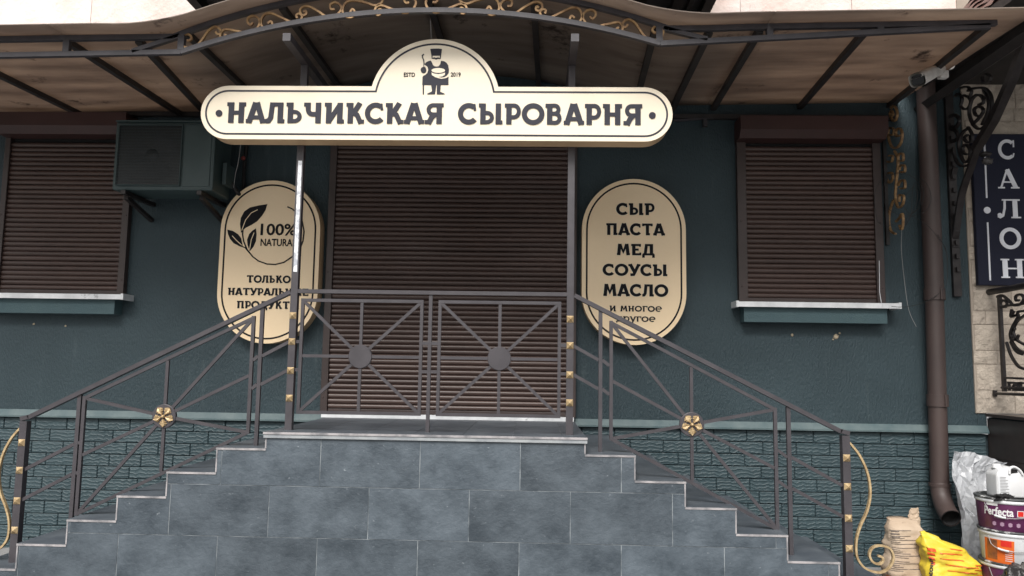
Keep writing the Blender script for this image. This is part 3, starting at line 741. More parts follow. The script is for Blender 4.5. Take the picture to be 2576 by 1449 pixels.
# emblem: bearded cheesemaker with tall hat, staff and a wheel of cheese
E = lambda q: (lambda p: (p.x, p.z))(at((1050+q[0]/4.14)/1.1646, (100+q[1]/4.14)/1.1646, SY))
em = MB().prism([E(q) for q in [(872,182),(905,178),(975,177),(1014,183),(1003,262),(886,262)]], SY-.003, SY).build('emblem_hat', letter_m, sg)
def epart(poly, name, dy=.003, mt=letter_m): MB().prism([E(q) for q in poly], SY-dy, SY).build(name, mt, sg)
epart([(886,263),(900,263),(897,298),(889,298)], 'emblem_hair'); epart([(988,263),(1003,263),(998,300),(990,300)], 'emblem_hair')
epart([(895,292),(920,283),(942,290),(965,282),(995,292),(985,302),(962,300),(942,310),(925,300),(900,302)], 'emblem_moustache')
body = [(848,330),(875,322),(888,335),(905,375),(925,392),(950,395),(975,390),(993,365),(1003,325),(1040,330),(1070,350),(1090,380),(1098,430),(1095,470),(1075,500),(1040,520),(1093,525),(1093,618),(775,618),(778,520),(800,500),(835,480),(848,440),(840,400),(815,385),(805,365),(820,345)]
epart(body, 'emblem_body')
epart([(883,618),(945,618),(930,730),(838,732),(836,722),(885,700),(893,690)], 'emblem_leg', .0032)
epart([(952,618),(1000,618),(992,700),(1045,722),(1047,732),(950,732)], 'emblem_leg', .0034)
epart([(779,618),(797,618),(795,732),(780,732)], 'emblem_staff', .0032)
m = MB(); ribbon(m, [(795,245),(775,262),(778,285),(792,315),(797,360),(795,405)], 13, lambda a, b: E((a, b)), SY-.0036, SY); m.build('emblem_staff', letter_m, sg, fix=False)
def ell(cx, cy, rx, ry, n=28): return [(cx+rx*math.cos(2*PI*i/n), cy+ry*math.sin(2*PI*i/n)) for i in range(n)]
epart(ell(790, 438, 34, 37), 'emblem_hand', .0042)
cm = cream
m = MB(); ribbon(m, [(798,385),(826,398),(840,430),(832,465),(812,490),(785,500)], 14, lambda a, b: E((a, b)), SY-.0046, SY-.001); m.build('emblem_sleeve', cm, sg, fix=False)
epart(ell(970, 443, 82, 29), 'emblem_cheese', .0046, cm)
epart([(888,468),(915,480),(970,488),(1025,480),(1052,468),(1050,495),(1020,515),(970,523),(925,518),(893,500)], 'emblem_cheese', .0046, cm)
m = MB(); ribbon(m, [(925,515),(970,530),(1010,538),(1060,530),(1097,510)], 13, lambda a, b: E((a, b)), SY-.005, SY-.001); m.build('emblem_sleeve', cm, sg, fix=False)
MB().tube([at(1083, 50, .02), at(1084, 75, .02), at(1085, 100, .04)], .0022, 6).build('hanger_wire', string_m, sg)

# ---------------------------------------------------------------- oval signs
def oval(name, x0, x1, zb, zt, label, lean=0):
    t = thing(name, ((x0+x1)/2, WALL-.06, zb), label, 'sign')
    r = (x1-x0)/2; cx = (x0+x1)/2
    def out(d):
        return [(cx+(r-d)*math.cos(PI*i/32), zt-r+(r-d)*math.sin(PI*i/32)) for i in range(33)]+[(cx-(r-d)*math.cos(PI*i/32), zb+r-(r-d)*math.sin(PI*i/32)) for i in range(33)]
    m = MB(); m.prism(out(0), 1.27, WALL-.002, side=1); m.build('light_box', [cream2, tan], t)
    rim(out, .031, .044, 1.27, 'border_line', ink, t, .0016)
    return t
# left
lo_ = oval('oval_sign', -1.845, -1.05, 1.715, 3.01, 'cream oval wall sign with leaf emblem reading 100% NATURAL beside the doorway', 0)
OY = 1.27
F6 = lambda q: (lambda p: (p.x, p.z))(at(*z6(*q), OY))
def leaf(poly, vein):
    MB().prism([F6(q) for q in poly], OY-.003, OY).build('leaf', ink, lo_)
    m = MB(); ribbon(m, vein, 5, lambda a, b: F6((a, b)), OY-.0042, OY); m.build('leaf_vein', cream2, lo_, fix=False)
leaf([(258,562),(250,500),(256,455),(280,410),(320,382),(380,368),(443,358),(430,400),(405,440),(370,480),(330,505),(290,525),(268,545)], [(262,545),(290,470),(330,420),(375,398)])
leaf([(160,538),(200,548),(235,570),(258,600),(268,652),(240,652),(205,635),(180,605),(165,570)], [(195,582),(225,615),(262,648)])
leaf([(362,530),(367,570),(362,620),(345,660),(318,690),(304,650),(300,610),(315,570),(335,548)], [(350,560),(330,610),(318,680)])
m = MB(); ribbon(m, [(272,520),(268,570),(275,620),(300,680),(340,730),(380,760),(440,782),(500,785),(560,770),(620,730),(670,680),(695,620),(703,550),(690,480),(655,425),(620,392),(585,377)], 9, lambda a, b: F6((a, b)), OY-.0033, OY); m.build('ring', ink, lo_, fix=False)
m = MB(); ribbon(m, [(240,650),(285,665),(318,705)], 8, lambda a, b: F6((a, b)), OY-.0037, OY); m.build('stem', ink, lo_, fix=False)
q = F6((522, 538)); plain('100%', q[0], q[1], .092, OY, lo_, ink, .8, .03, width=.285)
q = F6((522, 630)); plain('NATURAL', q[0], q[1], .058, OY, lo_, ink, .8, .03, width=.285)
def wd6(txt, xl, xr, ytop, ybot):
    a = at(*z6(xl, ybot), OY); b = at(*z6(xr, ybot), OY); c = at(*z6((xl+xr)/2, ytop), OY)
    word(txt, 0, (a.z+b.z)/2, c.z-(a.z+b.z)/2, OY, lo_, ink, width=b.x-a.x, xl=a.x, w=.24, sp=.06, t=.004)
wd6('ТОЛЬКО', 296, 607, 863, 915); wd6('НАТУРАЛЬНЫЕ', 163, 735, 953, 1004); wd6('ПРОДУКТЫ', 226, 668, 1045, 1098)
# right
ro_ = oval('oval_sign', 1.012, 1.817, 1.745, 3.045, 'cream oval wall sign listing СЫР ПАСТА МЕД СОУСЫ МАСЛО right of the doorway', 0)
def wd7(txt, xl, xr, ytop, ybot, w=.245):
    f = lambda x, y: at((1600+x/2.416)/1.1646, (450+y/2.416)/1.1646, OY)
    a = f(xl, ybot); b = f(xr, ybot); c = f((xl+xr)/2, ytop)
    word(txt, 0, (a.z+b.z)/2, c.z-(a.z+b.z)/2, OY, ro_, ink, width=b.x-a.x, xl=a.x, w=w, t=.004, sp=.06)
wd7('СЫР', 498, 768, 352, 435); wd7('ПАСТА', 425, 838, 495, 578); wd7('МЕД', 498, 768, 640, 720); wd7('СОУСЫ', 402, 860, 783, 865); wd7('МАСЛО', 402, 862, 925, 1010)
wd7('и многое', 448, 818, 1078, 1118, .215); wd7('другое', 496, 773, 1152, 1190, .215)

# ================================================================== AIR CONDITIONER
ac = thing('air_conditioner', (-2.17, 1.1, 2.83), 'teal painted air conditioner outdoor unit on brackets between the window and the doorway', 'air conditioner')
AXL, AXR, AZB, AZT, AY = -2.56, -1.79, 2.85, 3.378, .95
bevel(MB().box((AXL, AY, AZB), (AXR, AY+.32, AZT)).build('casing', ac_m, ac), .012, 2)
GX0, GX1, GZ0, GZ1 = -2.53, -2.04, 2.885, 3.352
m = MB().box((GX0, AY-.003, GZ0), (GX1, AY-.0005, GZ1)); m.build('fan_recess', ac_dark, ac)
fc = ((GX0+GX1)/2+.02, AY-.006, (GZ0+GZ1)/2)
fan = MB().lathe([(0, .004), (.045, .003), (.05, 0)], fc, 'Y', 20).build('fan', ac_dark, ac)
fm = mat('fan_blade', (.014, .016, .02), .45)
for k in range(3):
    a0 = 2*PI*k/3+.3; m = MB(); vs = []
    for i in range(9):
        for r in (.05, .12, .2):
            a = a0+1.35*i/8-(r*1.2); vs.append((fc[0]+r*math.cos(a), AY-.0045-.003*i/8, fc[2]+r*math.sin(a)))
    m.add(vs, [(i*3+j, i*3+j+1, i*3+j+4, i*3+j+3) for i in range(8) for j in range(2)], True).build('blade', fm, fan)
m = MB()
for i in range(21):
    z = GZ0+.005+(GZ1-GZ0-.01)*i/20; m.tube([(GX0, AY-.016, z), (GX1, AY-.016, z)], .0012, 4)
for i in range(46):
    x = GX0+.004+(GX1-GX0-.008)*i/45; m.tube([(x, AY-.019, GZ0), (x, AY-.019, GZ1)], .0008, 4)
m.build('grille', ac_m, ac, kind='stuff')
fr = MB()
for a, b in (((GX0, GZ0), (GX1, GZ0)), ((GX1, GZ0), (GX1, GZ1)), ((GX1, GZ1), (GX0, GZ1)), ((GX0, GZ1), (GX0, GZ0))): fr.tube([(a[0], AY-.014, a[1]), (b[0], AY-.014, b[1])], .005, 6)
fr.build('grille_frame', ac_m, ac)
bevel(MB().box((-2.025, AY-.006, 2.88), (-1.815, AY-.0005, 3.36)).build('front_panel', ac_m, ac), .0025, 1)
MB().box((AXL+.0, AY-.01, AZT), (AXR, AY+.33, AZT+.012)).build('lid', ac_m, ac)
for x in (-2.48, -1.9):
    b = MB().box((x, AY-.02, 2.815), (x+.035, WALL-.003, 2.845)); b.bar((x+.017, AY+.03, 2.80), (x+.017, WALL-.01, 2.70), .03, .03, (1, 0, 0))
    b.build('bracket', wrought, ac)
MB().box((-1.775, 1.08, 2.93), (-1.745, 1.24, 3.1)).build('valve_cover', ac_m, ac)
MB().tube(smooth_path([(-1.76, 1.2, 2.98), (-1.70, 1.3, 2.9), (-1.72, 1.37, 3.2), (-1.7, 1.38, 3.5)], 6), .016, 8).build('coolant_pipe', cable_m, ac)
st1 = MB().tube(smooth_path([at(606, 360, .9), at(600, 405, .92), at(592, 440, .95), at(588, 472, 1.0)], 5), .0016, 5).build('hanging_string', string_m); st1['label'] = 'thin pale string dangling beside the air conditioner below the left end of the long sign'; st1['category'] = 'string'
rb = blob(at(612, 398, 1.3), .018, 'alarm_bulb', mat('dull_red_plastic', (.2, .03, .025), .4), None, 8, amp=0); rb['label'] = 'small dull red bulb on the wall beside the air conditioner'; rb['category'] = 'bulb'
# ================================================================== DOWNPIPE
dp = thing('downpipe', (3.7, 1.3, .5), 'brown metal rainwater downpipe with open elbow beside the right window', 'downpipe')
PX, PY, PR = 3.712, 1.295, .068
MB().tube([(PX, PY, 3.86), (PX, PY, 2.14)], PR, 24).build('pipe', pipe_m, dp)
MB().tube([(PX-.002, PY, 2.12), (PX-.02, PY-.0, .74)], PR-.003, 24).build('pipe', pipe_m, dp)
for z in (2.165, 1.36, .735):
    MB().tube([(PX-(.0 if z > 2 else .01), PY, z-.045), (PX-(.0 if z > 2 else .01), PY, z+.045)] if z > 1 else [(PX-.02, PY, z-.012), (PX-.02, PY, z+.012)], PR+.007, 24).build('collar', pipe_m, dp)
    if z > 1: MB().box((PX+.005, PY-PR-.016, z-.045), (PX+.014, PY-PR, z+.045)).build('clamp_flange', pipe_m, dp)
el = smooth_path([(PX-.022, PY, .74), (PX-.024, PY-.03, .645), (PX-.034, PY-.1, .57), (PX-.045, PY-.19, .525)], 6)
MB().tube(el, PR-.001, 24, cap=False).build('elbow', pipe_m, dp, fix=False)
e0 = el[-1]; dr = (el[-1]-el[-3]).normalized()
MB().tube([e0-dr*.05, e0+dr*.0], PR-.008, 24, cap=False).build('elbow_inside', dark_in, dp, fix=False)
MB().tube([e0-dr*.052, e0-dr*.05], PR-.009, 24).build('elbow_inside', dark_in, dp, fix=False)

# ================================================================== SECURITY CAMERA
sc_ = thing('security_camera', at(2345, 190, .5), 'white bullet security camera under the right end of the canopy', 'camera')
ca = at(2307, 201, .34); cb = at(2368, 171, .6); ax = (cb-ca).normalized()
def loftbox(p, q, w0, h0, w1, h1, n=16, pw=3.2):
    t = (q-p).normalized(); r = t.cross(Vector((0, 0, 1))).normalized(); u = r.cross(t); vs = []; fs = []; K = 7
    for i in range(K):
        f = i/(K-1); c = p.lerp(q, f); w = w0+(w1-w0)*f; h = h0+(h1-h0)*f
        if i == K-1: w *= .7; h *= .7
        for k in range(n):
            a = 2*PI*k/n; cx_, sx_ = math.cos(a), math.sin(a)
            vs.append(c+r*(w/2*math.copysign(abs(cx_)**(2/pw), cx_))+u*(h/2*math.copysign(abs(sx_)**(2/pw), sx_)))
    for i in range(K-1):
        for k in range(n): fs.append((i*n+k, i*n+(k+1) % n, (i+1)*n+(k+1) % n, (i+1)*n+k))
    fs.append(tuple((K-1)*n+k for k in range(n))); return vs, fs
vs, fs = loftbox(ca, cb, .105, .095, .085, .075); MB().add(vs, fs, True).build('housing', camw, sc_)
vs, fs = loftbox(ca+ax*.012, ca+ax*.014, .076, .07, .07, .068); fs.append(tuple(range(16))); MB().add(vs, fs).build('lens_face', ac_dark, sc_)
vs, fs = loftbox(ca-ax*.03+Vector((0, 0, .03)), ca+ax*.04+Vector((0, 0, .03)), .085, .03, .09, .035); MB().add(vs, fs, True).build('sun_hood', camw, sc_)
j = at(2383, 168, .66)
MB().tube([cb-ax*.02, at(2372, 166, .63), j], .014, 10).build('arm', camw, sc_)
MB().lathe([(0, .012), (.035, .01), (.04, 0), (0, -.004)], j+Vector((.01, -.01, .012)), 'Y', 20).build('mount_plate', camw, sc_)
bevel(MB().box((j.x-.06, j.y-.02, j.z-.085), (j.x-.0, j.y+.03, j.z-.03)).build('junction_box', camw, sc_), .008)
MB().tube(smooth_path([at(2300, 205, .4), at(2298, 222, .42), at(2302, 232, .45)], 4), .0025, 5).build('cable', cable_m, sc_)
MB().bar(j+Vector((.03, .02, .0)), j+Vector((-.02, .3, -.02)), .03, .03).build('mount_arm', rafter_m, sc_)

# thin bar fixed over the doorway
MB().bar(at(1696, 304, 1.36), at(1857, 292, 1.36), .014, .02).build('cable_duct', truss_m)
o = bpy.data.objects['cable_duct']; o['label'] = 'thin grey metal bar on the wall between the long sign and the right window'; o['category'] = 'bar'

# ================================================================== NEIGHBOUR BUILDING
nb = thing('salon_building', (5, WALL, 0), 'neighbouring cream limestone building with black tiled porch at the right edge', 'building')
MB().box((4.036, WALL-.012, 1.264), (7, WALL+.3, 4.6)).build('wall', lime_j, nb)
z = 1.265; r = 0
hs_ = [.175, .2, .105, .2, .105, .2, .2, .105, .2, .105, .2, .2, .105, .2, .105, .2, .2, .2]
for h in hs_:
    x = 4.045+random.uniform(-.012, .01); wfirst = random.uniform(.1, .3)
    first = True
    while x < 5.0:
        w = wfirst if first else random.uniform(.22, .42); first = False
        y = WALL-.016-random.uniform(0, .004); nx, nz = max(2, int(w/.05)), max(2, int(h/.05)); vs = []
        for i in range(nx+1):
            for j_ in range(nz+1):
                ed = i in (0, nx) or j_ in (0, nz)
                xx, zz = x+.003+(w-.006)*i/nx, z+.003+(h-.006)*j_/nz
                vs.append((xx+(.004*mn.noise(Vector((xx*30, zz*30, 3))) if ed else 0), y-(0 if ed else .004+.02*abs(mn.noise(Vector((xx*9, zz*9, r))))), zz))
        k = nz+1; fs = [(i*k+j_, (i+1)*k+j_, (i+1)*k+j_+1, i*k+j_+1) for i in range(nx) for j_ in range(nz)]
        m = MB().add(vs, fs); m.box((x+.003, y+.003, z+.003), (x+w-.003, WALL+.03, z+h-.003)); m.build('stone', lime, nb, fix=False)
        x += w
    z += h; r += 1
# porch: side wall clad in black tiles
PXs = 4.122
MB().box((PXs+.012, -1.6, 0), (6.5, WALL-.002, 1.235)).build('porch_core', mortar, nb)
for i in range(5):
    for j_ in range(4):
        y1 = WALL-.004-.6*i; z0 = .05+.295*j_
        MB().box((PXs, y1-.597, z0), (PXs+.013, y1, min(z0+.292, 1.238))).build('tile', black_tile, nb)
MB().box((PXs-.012, -1.6, 1.24), (6.5, WALL-.004, 1.262)).build('porch_coping', black_tile, nb)

# salon sign
ss = thing('salon_sign', (4.5, 1.35, 2.24), 'tall navy wall sign with pale vertical letters САЛОН on the limestone wall', 'sign')
SYY = 1.33
bevel(MB().box((4.07, SYY, 2.245), (5.2, WALL-.03, 3.445)).build('panel', navy, ss), .004, 1)
F8 = lambda q: at((2100+q[0]/2.07)/1.1646, (300+q[1]/2.07)/1.1646, SYY)
for a, b in (((1622, 250), (1636, 580)), ((1641, 728), (1657, 1080))):
    p, q = F8(a), F8(b); MB().bar((p.x, SYY-.002, p.z), (q.x, SYY-.002, q.z), .012, .004).build('line', silver, ss)
p = F8((1639, 654)); MB().lathe([(0, .004), (.026, .004), (.026, 0)], (p.x, SYY, p.z), 'Y', 20, False).build('dot', silver, ss)
def roman(strokes, x0, z0, w, h):
    m = MB()
    for i, (pts, ww) in enumerate(strokes): ribbon(m, pts, ww, lambda a, b: (x0+a*w, z0+b*h), SYY-.004-.00016*i, SYY)
    m.build('letter', silver, ss, fix=False)
tk, th = .21, .075
lets = [([(arc(.52, .5, .40, .44, 48, 310, 26), .17), ([(.86, .62), (.86, .98)], .07), ([(.86, .3), (.8, .1)], .07)], (1703, 228, 1812, 343)),
        ([([(.14, .03), (.46, .98)], .09), ([(.46, .98), (.84, .03)], tk), ([(.26, .33), (.7, .33)], th), ([(0, .04), (.32, .04)], th), ([(.6, .04), (1, .04)], th)], (1705, 405, 1828, 522)),
        ([([(.0, .1), (.1, .04), (.22, .12), (.3, .5), (.32, .96)], .1), ([(.76, .0), (.76, 1)], tk), ([(.2, .96), (.98, .96)], th), ([(.58, .04), (1, .04)], th), (arc(.08, .16, .05, .06, 0, 360, 10), .1)], (1705, 588, 1838, 702)),
        ([(arc(.5, .5, .40, .45, 0, 360, 32), .18)], (1715, 765, 1842, 885)),
        ([([(.2, 0), (.2, 1)], tk), ([(.8, 0), (.8, 1)], tk), ([(.2, .5), (.8, .5)], th), ([(.02, .96), (.38, .96)], th), ([(.02, .04), (.38, .04)], th), ([(.62, .96), (.98, .96)], th), ([(.62, .04), (.98, .04)], th)], (1722, 950, 1862, 1065))]
for stx, (xa, ya, xb, yb_) in lets:
    p = F8((xa, yb_)); q = F8((xb, ya)); roman(stx, p.x, p.z, q.x-p.x, q.z-p.z)

# salon canopy: black wrought bracket, tiled hip roof, dark soffit
sc2 = thing('salon_canopy', (4.2, 1.2, 2.4), 'black wrought iron bracket and tiled canopy of the neighbouring building at the right edge', 'canopy')
BX = 3.93
bx = lambda px, py: atx(px, py, BX)
MB().box((BX-.03, WALL-.035, 2.16), (BX+.03, WALL-.004, 3.98)).build('wall_plate', wrought, sc2)
for i in range(12):
    z = 2.35+.105*i; MB().box((BX-.012, WALL-.06, z), (BX+.014, WALL-.036, z+.035)).build('meander', wrought, sc2)
wrp = lambda L: smooth_path([bx(*zo(a, b, 2550, 200, 2.4156)) for a, b in L], 6)
MB().strip(wrp([(545,1310),(515,1180),(530,1050),(560,900),(600,700)]), .018, .04, (1, 0, 0)).build('bracket_arm', wrought, sc2)
MB().strip(wrp([(570,1270),(600,1200),(620,1050),(650,880),(715,690),(760,560)]), .02, .05, (1, 0, 0)).build('bracket_arm', wrought, sc2)
MB().strip(wrp([(545,1310),(575,1275),(610,1255)]), .02, .05, (1, 0, 0)).build('bracket_arm', wrought, sc2)
MB().strip([bx(2455, 375), bx(2500, 300), bx(2545, 200), bx(2575, 120), bx(2640, -40)], .05, .06, (1, 0, 0)).build('bracket_arm', wrought, sc2)
for path, w in (([(690,160),(720,145),(800,140),(850,190),(860,280),(830,380),(780,430),(730,400),(700,320),(715,230),(750,190),(790,200),(800,240),(765,260)], .016),
             ([(800,150),(835,230),(830,310),(790,400)], .014), ([(720,400),(770,350),(800,300),(770,270),(735,290),(745,330),(775,340)], .014),
             ([(700,420),(650,460),(625,540),(640,620),(670,665),(700,640),(705,580),(680,540),(655,560),(660,600),(690,610)], .014),
             ([(690,415),(720,470),(715,520),(680,520),(665,490),(690,470)], .013), ([(590,560),(600,640),(640,690),(700,680),(740,620),(760,540)], .014),
             ([(600,200),(620,180),(650,215),(640,270),(680,290),(710,250),(700,210),(660,190)], .013), ([(640,140),(680,130),(715,160),(700,220)], .012),
             ([(790,60),(800,100),(840,95),(850,60),(820,40)], .011), ([(560,350),(600,330),(630,370),(600,420),(560,400)], .02), ([(540,430),(600,440),(620,490),(580,520),(540,490)], .02),
             ([(515,1340),(550,1330),(565,1350),(540,1365)], .012), ([(520,1400),(560,1395),(560,1440),(525,1440)], .016)):
    MB().strip(wrp(path), w, .022, (1, 0, 0)).build('scroll', wrought, sc2)
W8 = lambda L: smooth_path([bx(*zo(a, b, 2100, 300, 2.07)) for a, b in L], 6)
MB().strip(W8([(1385,820),(1400,900),(1380,960),(1370,1050),(1400,1110),(1440,1080),(1450,1030),(1420,1010),(1395,1040),(1410,1075)]), .018, .05, (1, 0, 0)).build('scroll', wrought, sc2)
MB().strip(W8([(1370,950),(1400,930),(1415,955),(1390,975),(1375,1000),(1410,990),(1412,1020)]), .012, .04, (1, 0, 0)).build('scroll', wrought, sc2)
blob(bx(2478, 388), .032, 'finial', wrought, sc2, 8, (1.2, 1, .6), .5, 3); blob(bx(2484, 406), .03, 'finial', mat('weathered_iron', (.07, .065, .065), .6), sc2, 8, (1.2, 1, .8), .6, 5)
# roof body
MB().box((3.58, -.55, 3.865), (6.6, WALL-.004, 3.93)).build('soffit', rafter_m, sc2)  # stretched to the left so that it shades the top of the downpipe
MB().box((3.84, -.62, 3.80), (3.90, WALL-.004, 3.863)).build('edge_beam', rafter_m, sc2)
MB().bar((3.60, -1.2, 3.60), (3.70, WALL-.01, 3.66), .06, .06).build('edge_beam', rafter_m, sc2)
hip = MB(); pk = [(3.6, -.66, 3.935), (3.6, WALL-.004, 3.935), (4.55, WALL-.004, 5.05), (4.55, .3, 5.05)]
hip.add(pk+[(x, y, z-.03) for x, y, z in pk], [(0,1,2,3), (7,6,5,4), (0,4,5,1), (1,5,6,2), (2,6,7,3), (3,7,4,0)]); hip.build('roof_slope', tile_roof, sc2)
hip = MB(); pk = [(3.6, -.66, 3.935), (4.55, .3, 5.05), (6.6, .3, 5.05), (6.6, -.66, 3.935)]
hip.add(pk+[(x, y+.03, z-.02) for x, y, z in pk], [(0,1,2,3), (7,6,5,4), (0,4,5,1), (1,5,6,2), (2,6,7,3), (3,7,4,0)]); hip.build('roof_slope', tile_roof, sc2)
slope = Vector((.95, 0, 1.115)).normalized(); L_s = math.hypot(.95, 1.115)
for i in range(9):
    for j_ in range(10):
        a = i*.16; y0 = -.6+.2*j_; ymin = -.62+.96*(a/L_s)
        if y0 < ymin or y0+.2 > WALL: continue
        base = Vector((3.6, y0, 3.938))+slope*a; nn = Vector((-1.115, 0, .95)).normalized()
        vs = []
        for k in range(7):
            u = k/6; yy = y0+.19*u; bump_ = .018*math.sin(PI*u)
            vs += [Vector((base.x, yy, base.z))+nn*(.016+bump_), Vector((base.x, yy, base.z))+slope*.165+nn*(.002+bump_)]
        MB().add(vs, [(2*k, 2*k+2, 2*k+3, 2*k+1) for k in range(6)], True).build('roof_tile', tile_roof, sc2, fix=False)

# salon railing along the porch edge
sr = thing('porch_railing', (4.15, .9, 1.26), 'black wrought iron railing with scrolls along the edge of the neighbouring porch', 'railing')
RX = 4.17; rx = lambda px, py: atx(px, py, RX)
MB().tube([rx(2487, 735), rx(2530, 728), rx(2575, 719), rx(2700, 700), rx(2900, 670)], .024, 12).build('handrail', wrought, sr)
MB().tube([rx(2487, 735), rx(2484, 746)], .018, 10).build('rail_end', wrought, sr)
for a, b in (((2505, 990), (2900, 1005)), ((2520, 905+70), (2900, 985))): MB().tube([rx(*a), rx(*b)], .011, 6).build('bottom_bar', wrought, sr)
MB().tube([rx(2503, 982), rx(2503, 997)], .016, 8).build('foot', wrought, sr)
MB().bar(rx(2514, 745), rx(2527, 985), .03, .022, (1, 0, 0)).build('post', wrought, sr)
pr = MB().box((RX-.012, -.36, 1.262), (RX+.012, -.334, 2.15)).build('post', wrought, sr); MB().box((RX-.012, .28, 1.262), (RX+.012, .306, 2.15)).build('post', wrought, sr)
MB().tube([rx(2516, 771), rx(2575, 764), rx(2900, 730)], .009, 6).build('bar', wrought, sr)
R8 = lambda L: smooth_path([rx(*zo(a, b, 2100, 300, 2.07)) for a, b in L], 6)
for path in ([(1700,1180),(1730,1170),(1770,1200),(1800,1230),(1840,1225),(1862,1190),(1845,1165),(1815,1175),(1815,1200),(1835,1200)], [(1715,1225),(1735,1200),(1760,1215),(1750,1240),(1725,1240)],
             [(1800,1265),(1795,1290),(1820,1290),(1830,1270),(1880,1265),(1930,1275)], [(1790,1255),(1785,1300),(1830,1290),(1800,1350),(1780,1400),(1790,1449),(1830,1500),(1900,1530)],
             [(1810,1370),(1785,1400),(1790,1430),(1815,1440),(1830,1410)], [(1870,1290),(1820,1330),(1800,1390),(1820,1440),(1870,1470)]):
    MB().strip(R8(path), .016, .016, (1, 0, 0)).build('scroll', wrought, sr)
Z5 = lambda L: [rx(*z5(a, b)) for a, b in L]
for path in ([(1050,5),(1080,90),(1120,150),(1158,170)], [(1075,0),(1110,60),(1150,80)]):
    MB().strip(smooth_path(Z5(path), 5), .018, .016, (1, 0, 0)).build('scroll', wrought, sr)
for path in ([(1040,225),(1158,230)], [(1060,255),(1158,258)], [(1065,255),(1068,305)], [(1095,270),(1092,300),(1158,302)], [(1095,270),(1120,270),(1120,285)], [(1135,250),(1140,290)]):
    MB().strip(Z5(path), .016, .016, (1, 0, 0)).build('meander', wrought, sr)

# ================================================================== WIRE COIL
wc = thing('wire_coil', at(2270, 640, 1.25), 'tangled coil of thin black wire hanging between the gold bracket and the downpipe', 'wire')
K = at(2270, 585, 1.2)
C8 = lambda L, Y=1.2: smooth_path([at(*zo(a, b, 2550, 200, 2.4156), Y) for a, b in L], 6)
for L_ in ([(285,1040),(180,1030),(105,960),(90,850),(130,770),(220,740),(330,790),(375,870),(360,970),(285,1040)],
           [(285,1035),(340,980),(355,880),(325,810),(300,850),(290,1035)], [(285,1045),(230,960),(260,890),(320,835),(330,940),(285,1045)],
           [(285,1045),(180,1100),(90,1110),(45,1060),(30,900),(70,800),(160,745)], [(285,1050),(390,1010),(430,920),(400,820),(330,760)],
           [(285,1040),(400,1110),(480,1200),(530,1270),(545,1370)], [(285,1045),(250,1110),(258,1060)], [(170,1130),(230,1140),(285,1050)]):
    MB().tube(C8(L_), .0022, 5).build('loop', cable_m, wc)
MB().tube(smooth_path([at(*zo(a, b, 2100, 300, 2.07), 1.25) for a, b in [(1122,760),(1120,900),(1140,1100),(1165,1260),(1210,1360)]], 6), .0018, 5).build('loose_end', string_m, wc)
MB().tube(smooth_path([at(*zo(a, b, 2100, 300, 2.07), 1.22) for a, b in [(1060,1238),(1150,1240),(1250,1215),(1340,1165),(1390,1100),(1400,1000),(1390,900),(1340,800)]], 6), .0022, 5).build('loop', cable_m, wc)

# ================================================================== BUILDER'S MATERIALS
def sack(name, label, xc, yc, zb, w, d, h, mats, shape, seed, crease=.012, nu=72, nv=40):
    """closed bag: shape(v) -> (width factor, depth factor, x shift, y shift)"""
    t = thing(name, (xc, yc, zb), label, 'sack')
    def surf(u, v, off=0.):
        a = 2*PI*u; wf, df, sx, sy = shape(v)
        ca, sa = math.cos(a), math.sin(a); pw = .55
        x = math.copysign(abs(ca)**pw, ca)*w/2*wf; y = math.copysign(abs(sa)**pw, sa)*d/2*df
        q = Vector((x*4, y*4, v*3+seed))
        f1 = mn.noise(q*1.7)*crease*2.2; f2 = (abs(mn.noise(q*4.1))-.25)*crease*1.6; f3 = (abs(mn.noise(q*9))-.25)*crease*.7
        nrm = Vector((x/(w/2+.01), y/(d/2+.01), 0)); nrm = nrm.normalized() if nrm.length > 1e-5 else Vector((0, 0, 1))
        p = Vector((xc+x+sx, yc+y+sy, zb+h*v))+nrm*(f1+f2+f3+off)
        p.z += mn.noise(Vector((x*6, y*6, seed+9)))*.03*v
        return p
    vs = []; fs = []
    for j_ in range(nv+1):
        for i in range(nu): vs.append(surf(i/nu, j_/nv))
    for j_ in range(nv):
        for i in range(nu): fs.append((j_*nu+i, j_*nu+(i+1) % nu, (j_+1)*nu+(i+1) % nu, (j_+1)*nu+i))
    fs += [tuple(range(nu-1, -1, -1)), tuple(nv*nu+i for i in range(nu))]
    MB().add(vs, fs, True).build('bag', mats, t)
    return t, surf
def lerp_shape(tab):
    def f(v):
        for i in range(len(tab)-1):
            if v <= tab[i+1][0]:
                a, b = tab[i], tab[i+1]; s = (v-a[0])/(b[0]-a[0]); s = s*s*(3-2*s)
                return tuple(a[k]+(b[k]-a[k])*s for k in range(1, 5))
        return tab[-1][1:]
    return f
# decals on a surface: u runs along the front face (u about .75), local metres -> u,v
def on_front(surf, w, h, uc, vc, pts, faces, name, mt, parent, rot=0., k=.0035):
    vs = []
    for a, b in pts:
        if rot: a, b = a*math.cos(rot)-b*math.sin(rot), a*math.sin(rot)+b*math.cos(rot)
        vs.append(surf(uc+a/(w*2.2), vc+b/h, k))
    MB().add(vs, faces).build(name, mt, parent, fix=False)
def quad_grid(x0, x1, z0, z1_, nx=8, nz=2):
    return [(x0+(x1-x0)*i/nx, z0+(z1_-z0)*j_/nz) for i in range(nx+1) for j_ in range(nz+1)], [(i*(nz+1)+j_, (i+1)*(nz+1)+j_, (i+1)*(nz+1)+j_+1, i*(nz+1)+j_+1) for i in range(nx) for j_ in range(nz)]
kraft = mat('kraft_paper', (.4, .3, .215), .8, col2=(.5, .4, .3), nscale=6, bump=.5, bscale=30, bdist=.004, spots=(14, (1, 1, 3), .62, (.2, .14, .1), .5))
kraft_ink = mat('kraft_print_grey', (.16, .13, .11), .8); kraft_red = mat('kraft_print_orange', (.5, .15, .06), .8)
